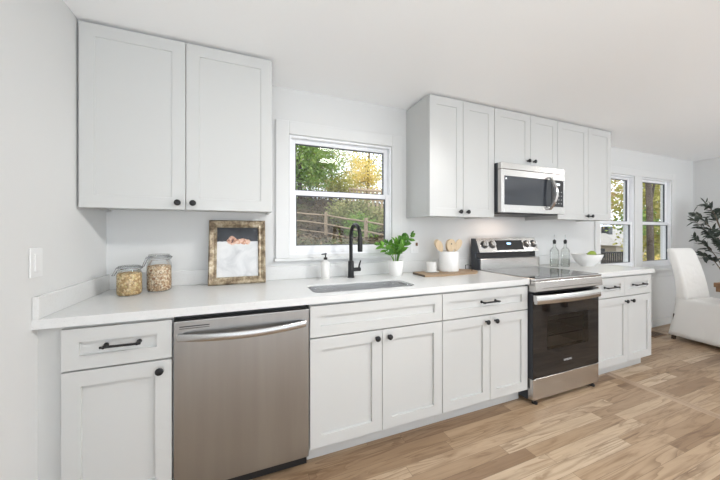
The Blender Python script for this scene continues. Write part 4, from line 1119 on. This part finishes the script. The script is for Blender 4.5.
tree('side_tree', 'green tree at the far right edge of the sink window', (12.6, 18.2), (12.6, 18.2, 7.2), (12.4, 18.2, 5.6), (1.6, 1.1, 2.3), G_, 55, 70, 0.17, 0.1, 26, spread=0.42)
tree('green_shrub', 'large green bush behind the right half of the split-rail fence', (5.3, 11.2), (5.3, 11.2, 2.7), (5.3, 11.2, 2.1), (1.5, 0.55, 0.75), O_, 60, 75, 0.11, 0.05, 27, 'bush', 0.24)
tree('mossy_shrub', 'light green bush low on the slope between the fence posts', (4.7, 9.7), (4.7, 9.7, 1.9), (4.75, 9.7, 1.5), (0.7, 0.4, 0.5), G_, 30, 65, 0.10, 0.04, 28, 'bush', 0.2)
tree('thin_tree', 'thin tree on the bank, its stem rising behind the left fence rails', (4.0, 16.9), (4.1, 16.9, 6.8), (4.2, 16.9, 5.2), (0.8, 0.6, 1.4), A_, 24, 50, 0.14, 0.07, 29, spread=0.35)
tree('backdrop_tree', 'broad olive tree farthest back at the left of the sink window', (1.9, 22.0), (1.9, 22.0, 9.0), (2.2, 22.0, 6.2), (2.9, 1.4, 3.0), O_, 85, 60, 0.2, 0.13, 30, spread=0.5)
# trees seen through the pair of windows
tree('oak_tree', 'thick dark-trunked tree in the right dining window', (11.75, 2.88), (11.85, 2.95, 6.6), (11.9, 3.0, 5.9), (1.0, 0.7, 0.9), L_, 12, 30, 0.15, 0.085, 31)
tree('maple_tree', 'yellow-green tree filling the background of the right dining window', (20.2, 5.9), (20.2, 5.9, 6.5), (20.2, 5.9, 2.8), (2.6, 1.3, 3.4), L_, 130, 75, 0.19, 0.12, 32, spread=0.5)
tree('beech_tree', 'orange-tinged tree in the upper half of the left dining window', (21.5, 10.0), (21.5, 10.0, 6.5), (21.5, 10.0, 3.8), (2.0, 1.1, 2.0), A_, 60, 70, 0.18, 0.11, 33, spread=0.42)
tree('hedge_tree', 'green tree beside the neighbouring house in the left dining window', (17.0, 5.75), (17.0, 5.75, 2.4), (17.0, 5.75, 1.75), (0.45, 0.4, 0.55), G_, 18, 60, 0.14, 0.06, 34, spread=0.26)
tree('amber_shrub', 'amber bush low in the right dining window behind the thick trunk', (16.4, 4.4), (16.4, 4.4, 0.3), (16.4, 4.4, 0.0), (0.6, 0.5, 0.4), Y_, 16, 60, 0.12, 0.05, 35, 'bush', 0.22)

t = thing('house', 'beige house with low grey roof in the left dining window', 'house', (27.5, 12.5, gz(27.5, 12.5)))
hz = gz(27.5, 12.5) - 0.2
build('walls', MB().box(25.2, 32, 10.6, 16.5, hz, 0.35), M['siding'], t)
rf = MB(); rf.loft([[(24.8, 10.2, 0.3), (32.4, 10.2, 0.3), (32.4, 16.9, 0.3), (24.8, 16.9, 0.3)], [(27.6, 13.0, 1.7), (29.8, 13.0, 1.7), (29.8, 14.0, 1.7), (27.6, 14.0, 1.7)]])
build('roof', rf, M['roofing'], t)
build('chimney', MB().box(26.6, 27.1, 11.8, 12.3, 0.6, 1.75), M['rangeside'], t)
for k in range(3):
    build('window', MB().box(25.16, 25.22, 11.3 + k*1.6, 12.1 + k*1.6, -0.65, 0.05), M['housewin'], t)
t = thing('metal_fence', 'dark metal fence in front of the beige house', 'fence', (13.9, 5.2, gz(13.9, 5.2)))
A, B = Vector((13.2, 5.75, 0)), Vector((14.75, 4.95, 0))
for k in range(22):
    q = A.lerp(B, k / 21); build('baluster', MB().tube([(q.x, q.y, gz(q.x, q.y) - 0.1), (q.x, q.y, 0.42)], 0.028, 6), M['blackp'], t)
for z in (0.42, -0.1): build('rail', MB().tube([(A.x, A.y, z), (B.x, B.y, z)], 0.035, 6), M['blackp'], t)
